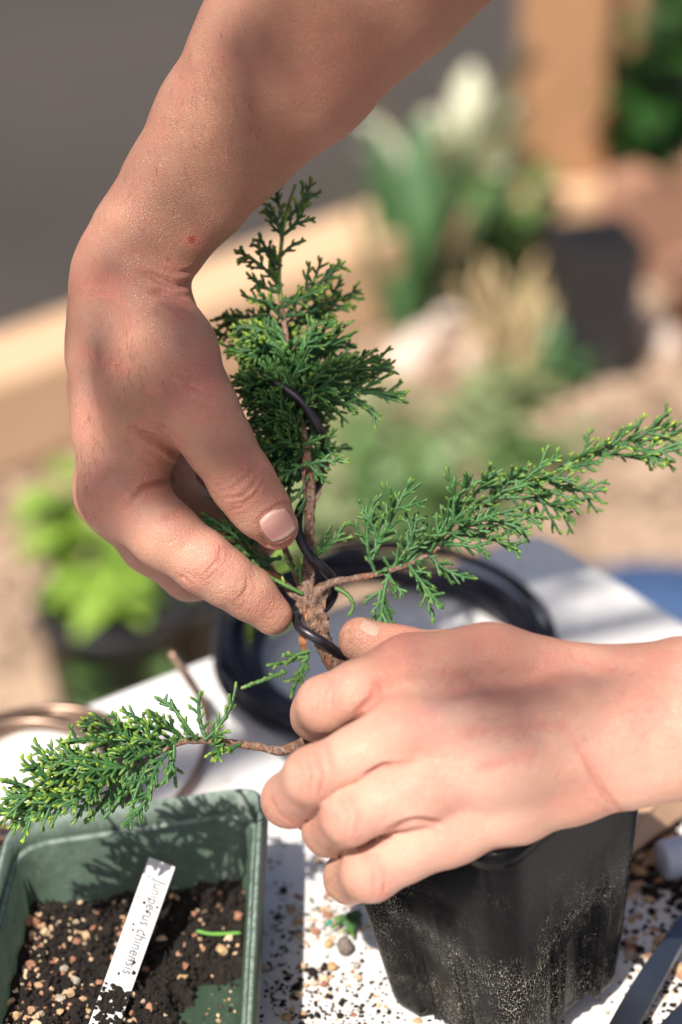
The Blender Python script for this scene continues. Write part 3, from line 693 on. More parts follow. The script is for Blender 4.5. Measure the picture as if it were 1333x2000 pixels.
flake([(628, 958, -2), (621, 975, -1), (614, 985, -1)], .0004, "bark", trunk)
flake([(612, 1020, 0), (610, 1045, 1), (611, 1075, 0)], .0007, "bark", trunk)
flake([(634, 1210, 4), (638, 1222, 5), (637, 1236, 3)], .0010, "bark", trunk)
flake([(610, 1105, 1.5), (611, 1125, 2), (610, 1150, 2)], .0004, "bark", trunk)
for k in range(34):
    y = rng.uniform(1090, 1285) if k < 24 else rng.uniform(760, 1080); i_ = int(np.argmin([abs(y - q[1]) for q in TP])); x = np.interp(-y, [-q[1] for q in TP], [q[0] for q in TP]); z = np.interp(-y, [-q[1] for q in TP], [q[2] for q in TP]); rr = np.interp(-y, [-q[1] for q in TP], [q[3] for q in TP])
    off = rng.uniform(-.85, .85); zz_ = z + rr * math.sqrt(1 - off * off) + .15; L_ = rng.uniform(6, 17)
    flake([(x + off * rr * 6, y, zz_), (x + off * rr * 6.3 + rng.normal() * 1.5, y + L_ * .5, zz_ + rng.uniform(0, .5)), (x + off * rr * 6.6 + rng.normal() * 2, y + L_, zz_ + rng.uniform(-.2, .9))], rng.uniform(.0002, .00045), "bark_young" if rng.uniform() < .12 else "bark", trunk)
mk("leader", *tube(*PL([(550, 590, -15, .85), (545, 545, -16, .8), (550, 480, -17, .72), (560, 415, -18, .6), (578, 360, -19, .45)], 40), 8), M["stem_green"], tree)
def branch(pts, mat, n=80):
    p, r = PL(pts, n); m = 1 + .16 * vnoise(np.repeat(p, 8, 0) + np.tile(np.arange(8)[:, None] * [.0011, .0006, .0004], (n, 1)), 1500, 5).reshape(n, 8)
    return mk("branch", *tube(p, r, 8, m), M[mat], tree)
bR = branch([(608, 1172, 0, 2.2), (632, 1146, 2, 1.7), (668, 1134, 3, 1.35), (720, 1125, 3, 1.1), (770, 1112, 2, 1.0), (820, 1092, 0, .95), (880, 1052, -2, .9), (940, 1000, -3, .85), (990, 968, -4, .7), (1040, 940, -4, .6)], "bark", 120)
bR2 = mk("shoot", *tube(*PL([(1030, 945, -4, .62), (1080, 925, -5, .6), (1150, 890, -6, .55), (1230, 862, -8, .5), (1345, 848, -10, .4)], 40), 8), M["stem_green"], bR)
bL = branch([(690, 1345, -2, 2.2), (630, 1420, 4, 1.9), (560, 1464, 13, 1.6), (500, 1458, 16, 1.35), (440, 1450, 18, 1.2), (390, 1446, 19, 1.15), (345, 1452, 20, 1.1), (280, 1488, 22, .9), (180, 1540, 24, .7), (50, 1580, 26, .5)], "bark", 120)
bA = branch([(602, 1182, 0, 2.2), (575, 1160, 1, 1.6), (545, 1128, -1, 1.2), (515, 1098, -3, .9), (460, 1050, -4, .6), (420, 1020, -5, .45)], "bark")
bB = branch([(598, 1170, 0, 1.6), (578, 1120, -3, 1.3), (560, 1080, -5, 1.1), (545, 1040, -6, 1.0), (520, 960, -9, .8)], "bark")
bC = branch([(560, 1140, 0, .9), (530, 1120, 2, .8), (480, 1108, 2, .6), (440, 1090, 2, .5)], "bark_young")
def spr(par, x0, y0, z0, x1, y1, z1, width=.45, tip=.4, mat="juniper_leaf", **kw):
    mb = MB(); spray(mb, P(x0, y0, z0), P(x1, y1, z1), width, tip, **kw)
    return mb.build("foliage_spray", M[mat], par, True, "tip", loc=None)
T = trunk
# leader and upper crown
for a in [(560, 430, -18, 612, 345, -16, .5, .75), (556, 425, -18, 548, 350, -20, .5, .75), (552, 470, -17, 525, 395, -14, .55, .75), (553, 460, -17, 598, 395, -19, .55, .8),
          (550, 500, -16, 600, 470, -15, .55, .65), (548, 520, -16, 505, 455, -15, .5, .75), (546, 560, -15, 456, 488, -12, .42, .85), (547, 570, -15, 480, 530, -10, .4, .75), (546, 575, -15, 520, 480, -20, .45, .7),
          (550, 590, -14, 676, 508, -14, .42, .85), (552, 600, -14, 640, 560, -10, .45, .75), (553, 615, -14, 645, 580, -20, .42, .7), (556, 650, -20, 708, 565, -30, .40, .9), (556, 655, -20, 690, 600, -26, .42, .85),
          (550, 600, -14, 470, 575, -10, .4, .7), (552, 620, -12, 500, 560, -8, .45, .7), (556, 650, -15, 418, 622, -26, .45, .95), (556, 660, -15, 410, 655, -24, .45, .95), (557, 660, -14, 445, 640, -14, .45, .85),
          (558, 670, -12, 450, 690, -8, .45, .6), (560, 680, -12, 480, 650, -4, .45, .6)]:
    spr(T, *a)
# middle crown
for a in [(562, 690, -10, 690, 652, -8, .42, .5), (563, 700, -9, 660, 625, -4, .40, .4), (565, 710, -8, 620, 625, -2, .40, .4), (568, 730, -6, 740, 700, -6, .40, .5), (572, 760, -6, 785, 768, -4, .38, .6), (572, 765, -4, 772, 718, -2, .36, .55),
          (575, 780, -4, 700, 800, 0, .42, .3), (572, 770, -4, 650, 700, 4, .42, .25), (575, 790, -3, 660, 760, 6, .42, .2), (570, 760, -6, 470, 730, -4, .42, .3), (566, 740, -8, 455, 745, -10, .45, .45), (574, 790, -6, 462, 790, -4, .42, .25),
          (578, 810, -5, 470, 830, -4, .42, .2), (585, 830, -4, 480, 870, -2, .42, .2), (590, 850, -3, 500, 905, -2, .42, .15), (595, 880, -3, 530, 940, -2, .42, .15), (575, 800, -3, 560, 720, 5, .45, .3), (580, 820, -2, 620, 770, 6, .42, .25),
          (588, 850, -2, 545, 800, 6, .42, .25), (592, 870, -1, 640, 850, 3, .40, .2), (598, 910, 1, 684, 905, 3, .34, .6), (600, 905, 1, 545, 935, 7, .30, .45), (590, 880, -2, 540, 850, 8, .45, .25), (600, 900, 0, 645, 945, 2, .30, .3),
          (602, 930, -1, 560, 985, 1, .35, .15), (600, 960, -2, 575, 1020, -1, .3, .1), (580, 800, -10, 660, 720, -22, .45, .4), (570, 740, -14, 660, 660, -28, .45, .5), (574, 780, -12, 720, 745, -24, .42, .4), (570, 750, -14, 480, 690, -26, .45, .4)]:
    spr(T, *a[:6], a[6] * 1.4, a[7] * .8, ang=(18, 44), sub=.6)
for k in range(90):
    y = rng.uniform(680, 930); x = 560 + (y - 680) * .16; an = rng.uniform(math.pi * .45, math.pi * 1.30) if k % 4 else rng.uniform(-.5, .5)
    L = rng.uniform(60, 125) * (1 if k % 4 else .7)
    spr(T, x, y, -8 + rng.uniform(-8, 4), x + L * math.cos(an), y - L * math.sin(an), rng.uniform(-30, 5), .62, rng.uniform(.05, .4), ang=(18, 44), sub=.6)
# low left shoots between thumb and index
for a in [(535, 1115, -2, 392, 1000, -4, .36, .35), (530, 1110, -2, 395, 1045, -2, .34, .3), (520, 1105, 0, 400, 1070, 0, .32, .3), (545, 1130, 1, 410, 1095, 3, .30, .4), (560, 1140, 2, 470, 1120, 4, .3, .5), (520, 1010, -8, 410, 960, -10, .4, .3), (530, 980, -8, 440, 930, -10, .42, .3),
          (520, 960, -9, 500, 880, -12, .45, .2), (545, 1050, -6, 470, 1000, -8, .4, .2), (540, 1040, -8, 460, 1060, -8, .4, .2), (550, 1090, -3, 450, 1080, -5, .35, .3)]:
    spr(bA, *a)
for a in [(592, 1160, 3, 500, 1112, 4, .18, .9), (585, 1125, 0, 555, 1080, 3, .4, .8), (588, 1140, 1, 578, 1085, 3, .35, .8)]:
    spr(bC, *a, mat="juniper_leaf_pale")
# shoots on the trunk to the right
spr(T, 618, 1080, 0, 676, 1018, 2, .5, .25, r=.00055); spr(T, 618, 1085, 0, 660, 1055, 3, .4, .2, r=.00055); spr(T, 620, 1075, -1, 648, 1022, 0, .4, .2, r=.00055)
mb = MB(); twig(mb, np.array([P(655, 1148, 3), P(682, 1165, 4), P(690, 1185, 4), P(678, 1204, 4)]), .00075, .1, .1); mb.build("foliage_spray", M["juniper_leaf"], bR, True, "tip")
# pale sprig under the wire
for a in [(606, 1272, 3, 556, 1302, 5, .5, .5), (604, 1280, 3, 520, 1300, 6, .25, .5), (600, 1285, 3, 568, 1365, 5, .4, .5), (602, 1282, 3, 592, 1345, 4, .5, .5), (560, 1312, 5, 470, 1345, 8, .2, .4)]:
    spr(T, *a, mat="juniper_leaf_pale", r=.0007)
spr(bL, 590, 1438, 20, 622, 1430, 22, .6, .6, r=.0007)
# right branch foliage
for a in [(735, 1122, 3, 738, 965, 4, .30, .2), (740, 1060, 3, 805, 930, 4, .42, .3), (738, 1050, 3, 702, 1000, 4, .5, .2), (735, 1080, 3, 770, 990, 0, .4, .2), (760, 1115, 2, 815, 1000, 3, .40, .2), (780, 1108, 2, 850, 1030, 6, .40, .15), (800, 1100, 1, 870, 1010, -4, .40, .2),
          (840, 1080, 0, 925, 925, 2, .40, .35), (860, 1065, 0, 930, 985, 6, .42, .2), (900, 1035, -1, 985, 915, 0, .40, .4), (930, 1010, -2, 1010, 912, -6, .42, .45), (960, 985, -3, 1040, 905, 0, .42, .5), (1000, 960, -3, 1100, 890, -3, .42, .6),
          (760, 1118, 3, 744, 1220, 4, .42, .2), (752, 1120, 3, 790, 1165, 6, .42, .2), (800, 1104, 2, 868, 1190, 6, .36, .25), (815, 1096, 2, 850, 1215, 0, .28, .25), (840, 1085, 1, 935, 1130, 6, .36, .25), (870, 1065, 0, 960, 1085, 5, .40, .2),
          (890, 1045, 0, 1020, 1080, 4, .38, .35), (930, 1015, -1, 1040, 1045, 4, .40, .4), (950, 1000, -1, 1060, 1010, 6, .42, .35), (990, 972, -3, 1125, 1020, -2, .40, .5), (1030, 950, -3, 1140, 985, 0, .42, .6), (1060, 935, -4, 1190, 955, -4, .42, .7),
          (880, 1052, 0, 980, 1000, 8, .42, .2), (1080, 925, -5, 1190, 860, -4, .40, .8), (1130, 900, -6, 1235, 825, -6, .42, .9), (1160, 886, -6, 1265, 900, -2, .42, .85), (1200, 872, -7, 1320, 825, -8, .42, .9), (1220, 868, -7, 1340, 870, -5, .42, .85), (1100, 915, -5, 1180, 900, 2, .42, .7), (1260, 858, -9, 1345, 835, -10, .5, .9), (1240, 862, -8, 1310, 905, -8, .42, .8), (1040, 940, -4, 1130, 940, 3, .42, .5), (1010, 955, -4, 1080, 960, 4, .4, .4)]:
    spr(bR, *a[:6], a[6] * 1.3, a[7] * .8, ang=(22, 50), sub=.7)
# left branch foliage
for a in [(400, 1446, 20, 462, 1330, 16, .20, .6), (402, 1440, 19, 392, 1348, 18, .35, .7), (415, 1448, 19, 448, 1425, 24, .5, .6), (430, 1455, 18, 415, 1488, 22, .6, .7), (470, 1455, 17, 420, 1472, 22, .4, .6),
          (385, 1446, 20, 350, 1395, 24, .5, .75), (370, 1448, 20, 300, 1360, 16, .28, .2), (360, 1450, 20, 285, 1385, 24, .4, .5), (345, 1452, 20, 232, 1385, 26, .40, .75), (330, 1458, 21, 215, 1420, 20, .42, .7), (310, 1470, 22, 290, 1405, 28, .5, .4),
          (340, 1455, 21, 312, 1535, 26, .35, .3), (330, 1460, 20, 345, 1540, 14, .3, .2), (300, 1478, 22, 255, 1590, 28, .30, .2), (280, 1488, 22, 240, 1580, 22, .3, .2), (250, 1505, 23, 200, 1600, 28, .3, .25), (230, 1515, 23, 165, 1610, 26, .32, .3), (190, 1535, 24, 140, 1612, 30, .35, .5),
          (300, 1480, 22, 150, 1415, 26, .42, .75), (280, 1488, 22, 120, 1450, 32, .42, .7), (250, 1505, 23, 95, 1480, 34, .42, .7), (230, 1512, 23, 60, 1455, 26, .40, .9), (200, 1530, 24, 40, 1490, 32, .42, .9), (170, 1545, 25, 10, 1520, 30, .45, .95), (150, 1550, 25, 0, 1560, 34, .45, .95), (130, 1560, 26, 5, 1600, 30, .45, .95), (110, 1565, 26, 20, 1620, 26, .5, .95),
          (80, 1575, 26, -20, 1590, 26, .5, .95), (200, 1528, 24, 120, 1590, 36, .45, .6), (240, 1508, 23, 170, 1560, 38, .45, .4), (260, 1500, 23, 150, 1520, 36, .42, .5), (180, 1540, 25, 60, 1600, 36, .45, .85), (320, 1465, 21, 220, 1460, 30, .42, .5), (350, 1450, 20, 260, 1440, 30, .42, .5)]:
    if rng.uniform() < .5:
        j_ = rng.normal(size=6) * [8, 5, 2, 14, 14, 4]; spr(bL, *(np.array(a[:6]) + j_), a[6] * 1.1, a[7] * .8, ang=(22, 50), sub=.6, r=.00056)
    spr(bL, *a[:6], a[6] * 1.1, a[7] * .9, ang=(22, 50), sub=.8, r=.00060)

# wire wound round the trunk
wp, _ = PL([(500, 728, -6, 1), (540, 750, 0, 1), (585, 780, 3, 1), (618, 825, 1.5, 1), (636, 875, -4, 1), (631, 925, -9, 1), (612, 962, -11, 1), (590, 988, -7, 1), (582, 1018, -1, 1), (586, 1050, 2.6, 1), (604, 1083, 3.8, 1), (630, 1108, 2.4, 1), (650, 1132, -1, 1), (652, 1162, -5, 1), (632, 1190, -7, 1), (600, 1200, -7, 1), (580, 1204, -2, 1), (584, 1224, 4.2, 1), (610, 1242, 6.6, 1), (640, 1260, 5.6, 1), (668, 1284, 1.5, 1), (684, 1310, -4, 1), (680, 1345, -9, 1), (655, 1370, -9, 1)], 260)
tag(mk("training_wire", *tube(wp, .00162, 12), M["black_wire"]), "black anodised wire wound in a spiral round the juniper trunk", "wire")

# ------------------------------------------------------------------ pots
def rsq(s, hw, cr, nper=22):
    """rounded-square outline, returns points and position along each side (-1..1)"""
    pts = []; side = []
    for k in range(4):
        a = k * math.pi / 2; ca, sa = math.cos(a), math.sin(a)
        for i in range(nper):
            t = -1 + 2 * i / nper; y = t * (hw - cr); pts.append((hw * ca - y * sa, hw * sa + y * ca)); side.append(t)
        for i in range(6):
            b = a + math.pi / 2 * i / 6; c0 = (hw - cr) * math.sqrt(2); m = a + math.pi / 4
            pts.append((c0 * math.cos(m) + cr * math.cos(b), c0 * math.sin(m) + cr * math.sin(b))); side.append(1.2)
    return np.array(pts), np.array(side)
potc = (G(758, 1955) + G(1213, 1932)) / 2
pot = root("nursery_pot", potc, "black plastic nursery pot, dusty and ribbed, under the lower hand", "plant pot")
H = .0985; rows = 44; vs = []
prof = np.linspace(0, 1, rows)
tiltM = np.array(Matrix.Rotation(R(-6.0), 3, 'Y') @ Matrix.Rotation(R(3), 3, 'X')); yaw = np.array(Matrix.Rotation(R(45 + 2), 3, 'Z'))
def pot_ring(t, inset=0.0):
    hw = .0285 + (.0392 - .0285) * t - inset; q, sd_ = rsq(None, hw, .007 + .003 * t)
    rib = np.zeros(len(sd_)); am = np.clip((.72 - t) / .12, 0, 1)
    for c, w, a in ((-.56, .03, .0016), (-.36, .028, .0016), (-.16, .028, .0016), (.06, .028, .0015), (.26, .028, .0016), (.46, .028, .0016), (.66, .03, .0012)): rib += a * np.exp(-((sd_ - c) / w) ** 2)
    # shallow inset panel in the middle of each side near the base
    rib += -.0016 * np.clip((.62 - np.abs(sd_)) / .06, 0, 1) * np.clip((.55 - t) / .08, 0, 1)
    nrm = q / np.linalg.norm(q, axis=1)[:, None]; q = q + nrm * (rib * am)[:, None] * (inset == 0)
    z = np.full(len(q), t * H)
    if t == 0: z = np.where(np.abs(sd_) < .5, .0055, np.where(np.abs(sd_) < .62, .0055 * (.62 - np.abs(sd_)) / .12, 0))
    if t == 0 or inset: return np.column_stack([q, z])
    zb = np.where(np.abs(sd_) < .5, .0055, np.where(np.abs(sd_) < .62, .0055 * (.62 - np.abs(sd_)) / .12, 0)); return np.column_stack([q, np.maximum(z, zb + .0002)])
rings = [pot_ring(0)] + [pot_ring(t) for t in prof[1:]]
rings[0][:, :2] *= .985
lip = rings[-1].copy(); o1 = lip.copy(); o1[:, :2] *= 1.035; o2 = o1.copy(); o2[:, 2] += .006; o3 = o2.copy(); o3[:, :2] *= .955
rings += [o1, o2, o3] + [pot_ring(t, .0012) for t in (.98, .5, .10)]
m = len(rings[0]); q = np.concatenate(rings); q = (tiltM @ (yaw @ q.T)).T; q[:, 2] -= q[:, 2].min(); f = tube_faces(len(rings), m)
mk("shell", q + potc, f, M["black_plastic"], pot)
so, _ = rsq(None, .0355, .008); sg = [np.column_stack([so * k, np.full(len(so), .072 + .002 * (1 - k))]) for k in (1, .75, .5, .25, .06)]
sq = np.concatenate(sg); sq[:, 2] += .0012 * vnoise(sq, 700, 4); sq = (tiltM @ (yaw @ sq.T)).T; sq += potc + np.array([0, 0, .004])
tag(mk("potting_soil", sq, tube_faces(5, m), M["soil"]), "dark potting soil filling the black pot round the trunk", "soil", kind="stuff")

# green tray: skewed square with a stepped collar
TH = .047
tcs = [G(22, 1605, TH), G(512, 1534, TH), G(478, 2180, TH), G(-130, 2180, TH)]
tcen = np.mean(tcs, axis=0); trayroot = root("seed_tray", tcen * [1, 1, 0], "shallow dark green plastic tray holding soil and a white plant label", "tray")
ctl = [(-.0014, -.0030, 0), (-.0008, -.0004, .3), (0, 0, 1), (.0008, -.0003, .8), (.0012, -.0085, 0), (.0024, -.0091, .9), (.0032, -.0099, .2), (.0060, -TH + .0035, 0), (.010, -TH + .0018, 0), (.030, -TH + .0016, 0)]
def tray_ring(ins, dz):
    cs = []
    for i in range(4):
        p, a, b = tcs[i], tcs[i - 1], tcs[(i + 1) % 4]
        u = (a - p) / np.linalg.norm(a - p); w = (b - p) / np.linalg.norm(b - p); sn = np.linalg.norm(np.cross(u, w)); cs.append(p + (u + w) * ins / sn)
    q = rounded_poly(cs, .0115 if ins < .02 else .006, 8); q[:, 2] += dz; return q
outer = [(.007, -TH + .0002), (.005, -TH + .0006), (.0018, -.0110), (.0012, -.0100), (-.0020, -.0092), (-.0026, -.0050)]
seq = [(i, z, 0) for i, z in outer] + ctl; rg_ = [tray_ring(i, z) for i, z, _ in seq]; m = len(rg_[0])
mk("shell", np.concatenate(rg_), tube_faces(len(rg_), m), M["green_plastic"], trayroot, True, {"wear": np.repeat([w for _, _, w in seq], m)})
# soil in the tray, bare in the near right part
def tray_uv(u, w):
    return (tcs[0] * (1 - u) * (1 - w) + tcs[1] * u * (1 - w) + tcs[2] * u * w + tcs[3] * (1 - u) * w)
BARE = G(425, 1985, .003)
def soil_h(u, w, p):
    dd = p[:, :2] - BARE[:2]; bare = np.clip((1 - np.hypot(dd[:, 0] / .0175, dd[:, 1] / .021) + .18 * vnoise(p, 350, 6)) * 3.0, 0, 1)
    wall = np.clip(np.minimum(np.minimum(u - .12, .88 - u) * 12, np.minimum(w - .10, 1) * 10), 0, 1)
    base = .0115 - .006 * u + .0025 * (1 - w) + .0016 * vnoise(p, 260, 1) + .0014 * vnoise(p, 700, 2)
    return base * (1 - bare) - .002 * bare
nu, nw = 110, 120; U, W = np.meshgrid(np.linspace(.065, .935, nu), np.linspace(.045, .92, nw), indexing='ij'); uu, ww = U.ravel(), W.ravel()
sp = np.array([tray_uv(a, b) for a, b in zip(uu, ww)]); sp[:, 2] = 0; hh = soil_h(uu, ww, sp)
rr_ = rng.normal(size=len(sp)) * .00055; sp[:, 2] = .0018 + hh + np.where(hh > 0, rr_ + .0010 * vnoise(sp, 2600, 8), 0)
f = [[i * nw + j, (i + 1) * nw + j, (i + 1) * nw + j + 1, i * nw + j + 1] for i in range(nu - 1) for j in range(nw - 1)]
tag(mk("tray_soil", sp, f, M["soil"]), "dark crumbly soil heaped in the left of the green tray", "soil", kind="stuff")
mb = MB(); gm = MB()
for k in range(2600):
    u, w = rng.uniform(.075, .925), rng.uniform(.055, .74); p = tray_uv(u, w); p[2] = 0; h_ = float(soil_h(np.array([u]), np.array([w]), p[None])[0])
    if h_ < .001 and rng.uniform() > .10: continue
    p[2] = .002 + max(h_, 0); r = rng.uniform(.0004, .0013); v, f = blob(p + [0, 0, r * .4], r, k, 5, 4, .4); mb.add(v, f)
mb.build("soil_crumbs", M["soil"]); tag(bpy.data.objects["soil_crumbs"], "loose dark crumbs over the soil in the green tray", "soil", kind="stuff")
for k in range(430):
    u, w = rng.uniform(.075, .925), rng.uniform(.055, .74)
    if rng.uniform() < .45: u = .08 + abs(rng.normal()) * .16
    p = tray_uv(u, w); p[2] = 0; h_ = float(soil_h(np.array([u]), np.array([w]), p[None])[0]); big = rng.uniform() < .2
    p[2] = .0022 + max(h_, 0); r = rng.uniform(.0010, .0020) if big else rng.uniform(.0004, .0011); r *= .5 if h_ < .001 else 1; v, f = blob(p + [0, 0, r * .35], r, 900 + k, 7, 5, .55, .85); gm.add(v, f, np.full(len(v), rng.uniform(0, 1)))
gm.build("tray_grit", M["grit"], None, False, "hue"); tag(bpy.data.objects["tray_grit"], "pale and reddish grit mixed through the tray soil", "grit", kind="stuff")

# plant label with its writing
la, lb = P(317, 1684, 12), P(192, 2030, 42); la = G(317, 1684, .040); lb = G(190, 2040, .0105)
ld = (lb - la); LL = np.linalg.norm(ld); ld /= LL
lw = G(343, 1691, .038) - G(290, 1677, .041); lw -= ld * (lw @ ld); LWd = np.linalg.norm(lw); lw /= LWd
ln_ = np.cross(ld, lw); ln_ = ln_ if ln_[2] > 0 else -ln_
v, f = box(la + ld * LL / 2, ld * LL / 2, lw * LWd / 2, ln_ * .0004)
lab = bevel(mk("plant_label", v, f, M["label_white"], None, False), .0002); tag(lab, "white plastic plant label with faded handwriting, stuck into the tray soil", "plant label")
fc = bpy.data.curves.new("lettering", 'FONT'); fc.body = "Juniperus chinensis"; fc.size = LWd * .58; fc.offset = .00006; fc.space_character = 1.02
fo = bpy.data.objects.new("lettering", fc); COL.objects.link(fo)
bpy.context.view_layer.update()
me = bpy.data.meshes.new_from_object(fo.evaluated_get(bpy.context.evaluated_depsgraph_get())); bpy.data.objects.remove(fo); me.name = "lettering"
tv = np.array([x.co[:] for x in me.vertices]); tw_ = tv[:, 0].max()
xs = tv[:, 0] / tw_ * LL * .52 + LL * .10; ys = tv[:, 1] - LWd * .02
nv_ = la + np.outer(xs, ld) + np.outer(ys, lw) + ln_ * .00046
lt = mk("lettering", nv_, [list(p.vertices) for p in me.polygons], M["label_ink"], lab, False)
# crumbs stuck on the label
mb = MB()
for k in range(220):
    t = min(.99, .70 + abs(rng.normal()) * .13) if k % 6 else rng.uniform(.1, .9); s = rng.normal() * .32
    if abs(s) > .5: continue
    r = rng.uniform(.0003, .0011) * (.5 if t < .6 else 1); v, f = blob(la + ld * LL * t + lw * LWd * s + ln_ * (.0004 + r * .4), r, 5000 + k, 5, 4, .4); mb.add(v, f)
tag(mb.build("label_crumbs", M["soil"]), "dark soil crumbs clinging to the white plant label", "soil", kind="stuff")
gp = np.array([G(383, 1818, .0150), G(410, 1824, .0138), G(440, 1824, .0130), G(472, 1822, .0125)])
tag(mk("grass_clipping", *tube(spline(gp, 14), np.r_[.0003, np.full(12, .0007), .0003], 6), M["grass_clip"]), "bright green clipped stalk lying on the tray soil", "clipping")

# ------------------------------------------------------------------ things on the table
def coil(cx, cy, turns, r0, r1, wr, zmax, seed, n=72, ecc=.05):
    rg = np.random.default_rng(seed); p = []; R_ = r0; z = wr
    tot = turns * n; rk = spline(np.column_stack([rg.uniform(r0, r1, turns * 2 + 2), rg.uniform(wr, zmax, turns * 2 + 2), rg.normal(size=turns * 2 + 2) * .004, rg.normal(size=turns * 2 + 2) * .004]), tot)
    an = np.arange(tot) * 2 * math.pi / n; rk[:, 1] = np.clip(rk[:, 1], wr, zmax)
    return np.column_stack([cx + rk[:, 2] + rk[:, 0] * np.cos(an), cy + rk[:, 3] + rk[:, 0] * np.sin(an), rk[:, 1]])
cc = G(752, 1292)
tag(mk("black_wire_coil", *tube(coil(cc[0], cc[1], 15, .052, .071, .0015, .013, 3), 0.0015, 8), M["black_wire"]), "thick coil of black wire lying on the table behind the hands", "wire coil")
bc_ = G(52, 1535); cp = coil(bc_[0], bc_[1], 6, .036, .043, .0016, .008, 8)
e0 = cp[-1]; cp = np.vstack([cp, spline(np.array([e0, e0 + [-.002, .012, 0], G(300, 1590, .002), G(372, 1530, .003), G(405, 1450, .006), G(402, 1385, .016), G(372, 1330, .030), G(332, 1272, .040)]), 60)[4:]])
tag(mk("brown_wire_coil", *tube(cp, .0018, 8), M["brown_wire"]), "loose coil of brown wire beside the green tray, one end springing up", "wire coil")

# folded card, white tube, steel tweezers
def sheet(name, quads, th, mat, parent=None):
    mb = MB()
    for q in quads:
        q = np.array(q); n = np.cross(q[1] - q[0], q[3] - q[0]); n /= np.linalg.norm(n); mb.add(np.vstack([q - n * th / 2, q + n * th / 2]), [[3, 2, 1, 0], [4, 5, 6, 7], [0, 1, 5, 4], [1, 2, 6, 5], [2, 3, 7, 6], [3, 0, 4, 7]])
    return mb.build(name, mat, parent, False)
c0, c1 = G(1180, 1712, .002), G(1360, 1530, .004); c2, c3 = G(1215, 1672, .018), G(1300, 1556, .020)
tag(sheet("folded_card", [[c0, G(1400, 1545, .002), G(1330, 1490, .022), G(1212, 1685, .014)], [G(1212, 1684, .0148), G(1329, 1489, .0228), G(1180, 1440, .010), G(1060, 1640, .006)]], .0008, M["cardboard"]), "tan folded card standing behind the black pot", "card")
t0, t1 = G(1290, 1682, .0076), G(1480, 1640, .0076); tp_ = np.linspace(t0, t1, 12); td = t1 - t0; td /= np.linalg.norm(td)
ends = np.vstack([t0 + td * .0000, t0 + td * .0004, t0 + td * .0014, tp_[1:]])
tag(mk("white_tube", *tube(ends, np.r_[.0058, .0068, .0074, np.full(11, .0075)], 24), M["white_tube"]), "short white plastic tube lying in the shade at the right edge", "tube")
tw = root("tweezers", G(1230, 2030), "dark steel tweezers lying on the table at the bottom right corner", "tweezers")
def bar(pts, ws, th, mat, parent):
    p = spline(np.array(pts), 16); w = np.interp(np.linspace(0, 1, 16), np.linspace(0, 1, len(ws)), ws); t = np.gradient(p, axis=0); t /= np.linalg.norm(t, axis=1)[:, None]
    up = np.array([-.25, -.1, 1.0]); s = np.cross(t, up); s /= np.linalg.norm(s, axis=1)[:, None]; u = np.cross(s, t)
    q = np.stack([p - s * w[:, None] - u * th, p + s * w[:, None] - u * th, p + s * w[:, None] + u * th, p - s * w[:, None] + u * th], 1).reshape(-1, 3)
    return bevel(mk("arm", q, tube_faces(16, 4), mat, parent, False), .0006, 2)
bar([G(1130, 2180, .004), G(1222, 2000, .006), G(1270, 1915, .0085), G(1330, 1820, .007), G(1420, 1690, .004)], [.0040, .0048, .0044, .0030, .0012], .0016, M["steel"], tw)
bar([G(1160, 2190, .004), G(1300, 2030, .005), G(1380, 1940, .006), G(1430, 1840, .005), G(1432, 1690, .003)], [.0040, .0048, .0044, .0030, .0012], .0016, M["steel"], tw)

# pebbles picked out on the table between tray and pot
PEB = [(624, 1684, 9, .78, "orange pebble just below the ring finger"), (618, 1824, 10, .15, "smooth brownish pebble left of the green clipping"), (643, 1848, 12, .8, "tan pebble touching the grey pumice lump"), (650, 1893, 13, .8, "flat tan pebble below the pumice lump"),
       (632, 1915, 9, .6, "cream pebble between tray and pot"), (614, 1924, 8, .55, "small cream pebble beside the dark bark bits"), (598, 1928, 7, .75, "small amber pebble next to the dark bark bits"), (696, 1890, 10, 1.0, "greyish pebble close to the pot's left wall"), (592, 1892, 9, .5, "tan pebble by the tray's shadow edge"), (584, 1830, 8, .55, "pale pebble inside the tray's shadow"),
       (583, 1946, 9, .55, "cream pebble with dark rim near the tray"), (662, 1805, 10, .95, "grey pebble beside the teal bead"), (645, 1785, 9, .5, "cream pebble above the teal bead"), (612, 1800, 7, .6, "tiny white pebble left of the teal bead"), (560, 1990, 9, .8, "brown pebble at the bottom edge near the tray"), (1265, 1965, 10, .5, "tan pebble right of the tweezers arm"), (1290, 1905, 9, .15, "reddish pebble right of the tweezers"), (700, 1912, 8, .45, "pale pebble at the foot of the pot")]
for k, (x, y, r, hue, lb_) in enumerate(PEB):
    r = r / 6000.0; c = G(x, y); c[2] = r * .62; v, f = blob(c, r, 7000 + k, 10, 8, .22, .7); c_ = mk("pebble", v, f, M["grit"], None, True, {"hue": np.full(len(v), hue)}); tag(c_, lb_, "pebble", "pebbles spilled between tray and pot")
c = G(675, 1862); v, f = blob(c + [0, 0, .0028], .0036, 77, 14, 11, .22, .8); tag(mk("pumice_lump", v, f, M["pumice"]), "rough grey pumice lump on the table left of the pot", "stone")
c = G(642, 1806); v, f = blob(c + [0, 0, .0010], .0012, 78, 8, 6, .1); tag(mk("bead", v, f, M["teal_bead"]), "tiny teal green bead among the pebbles", "bead")
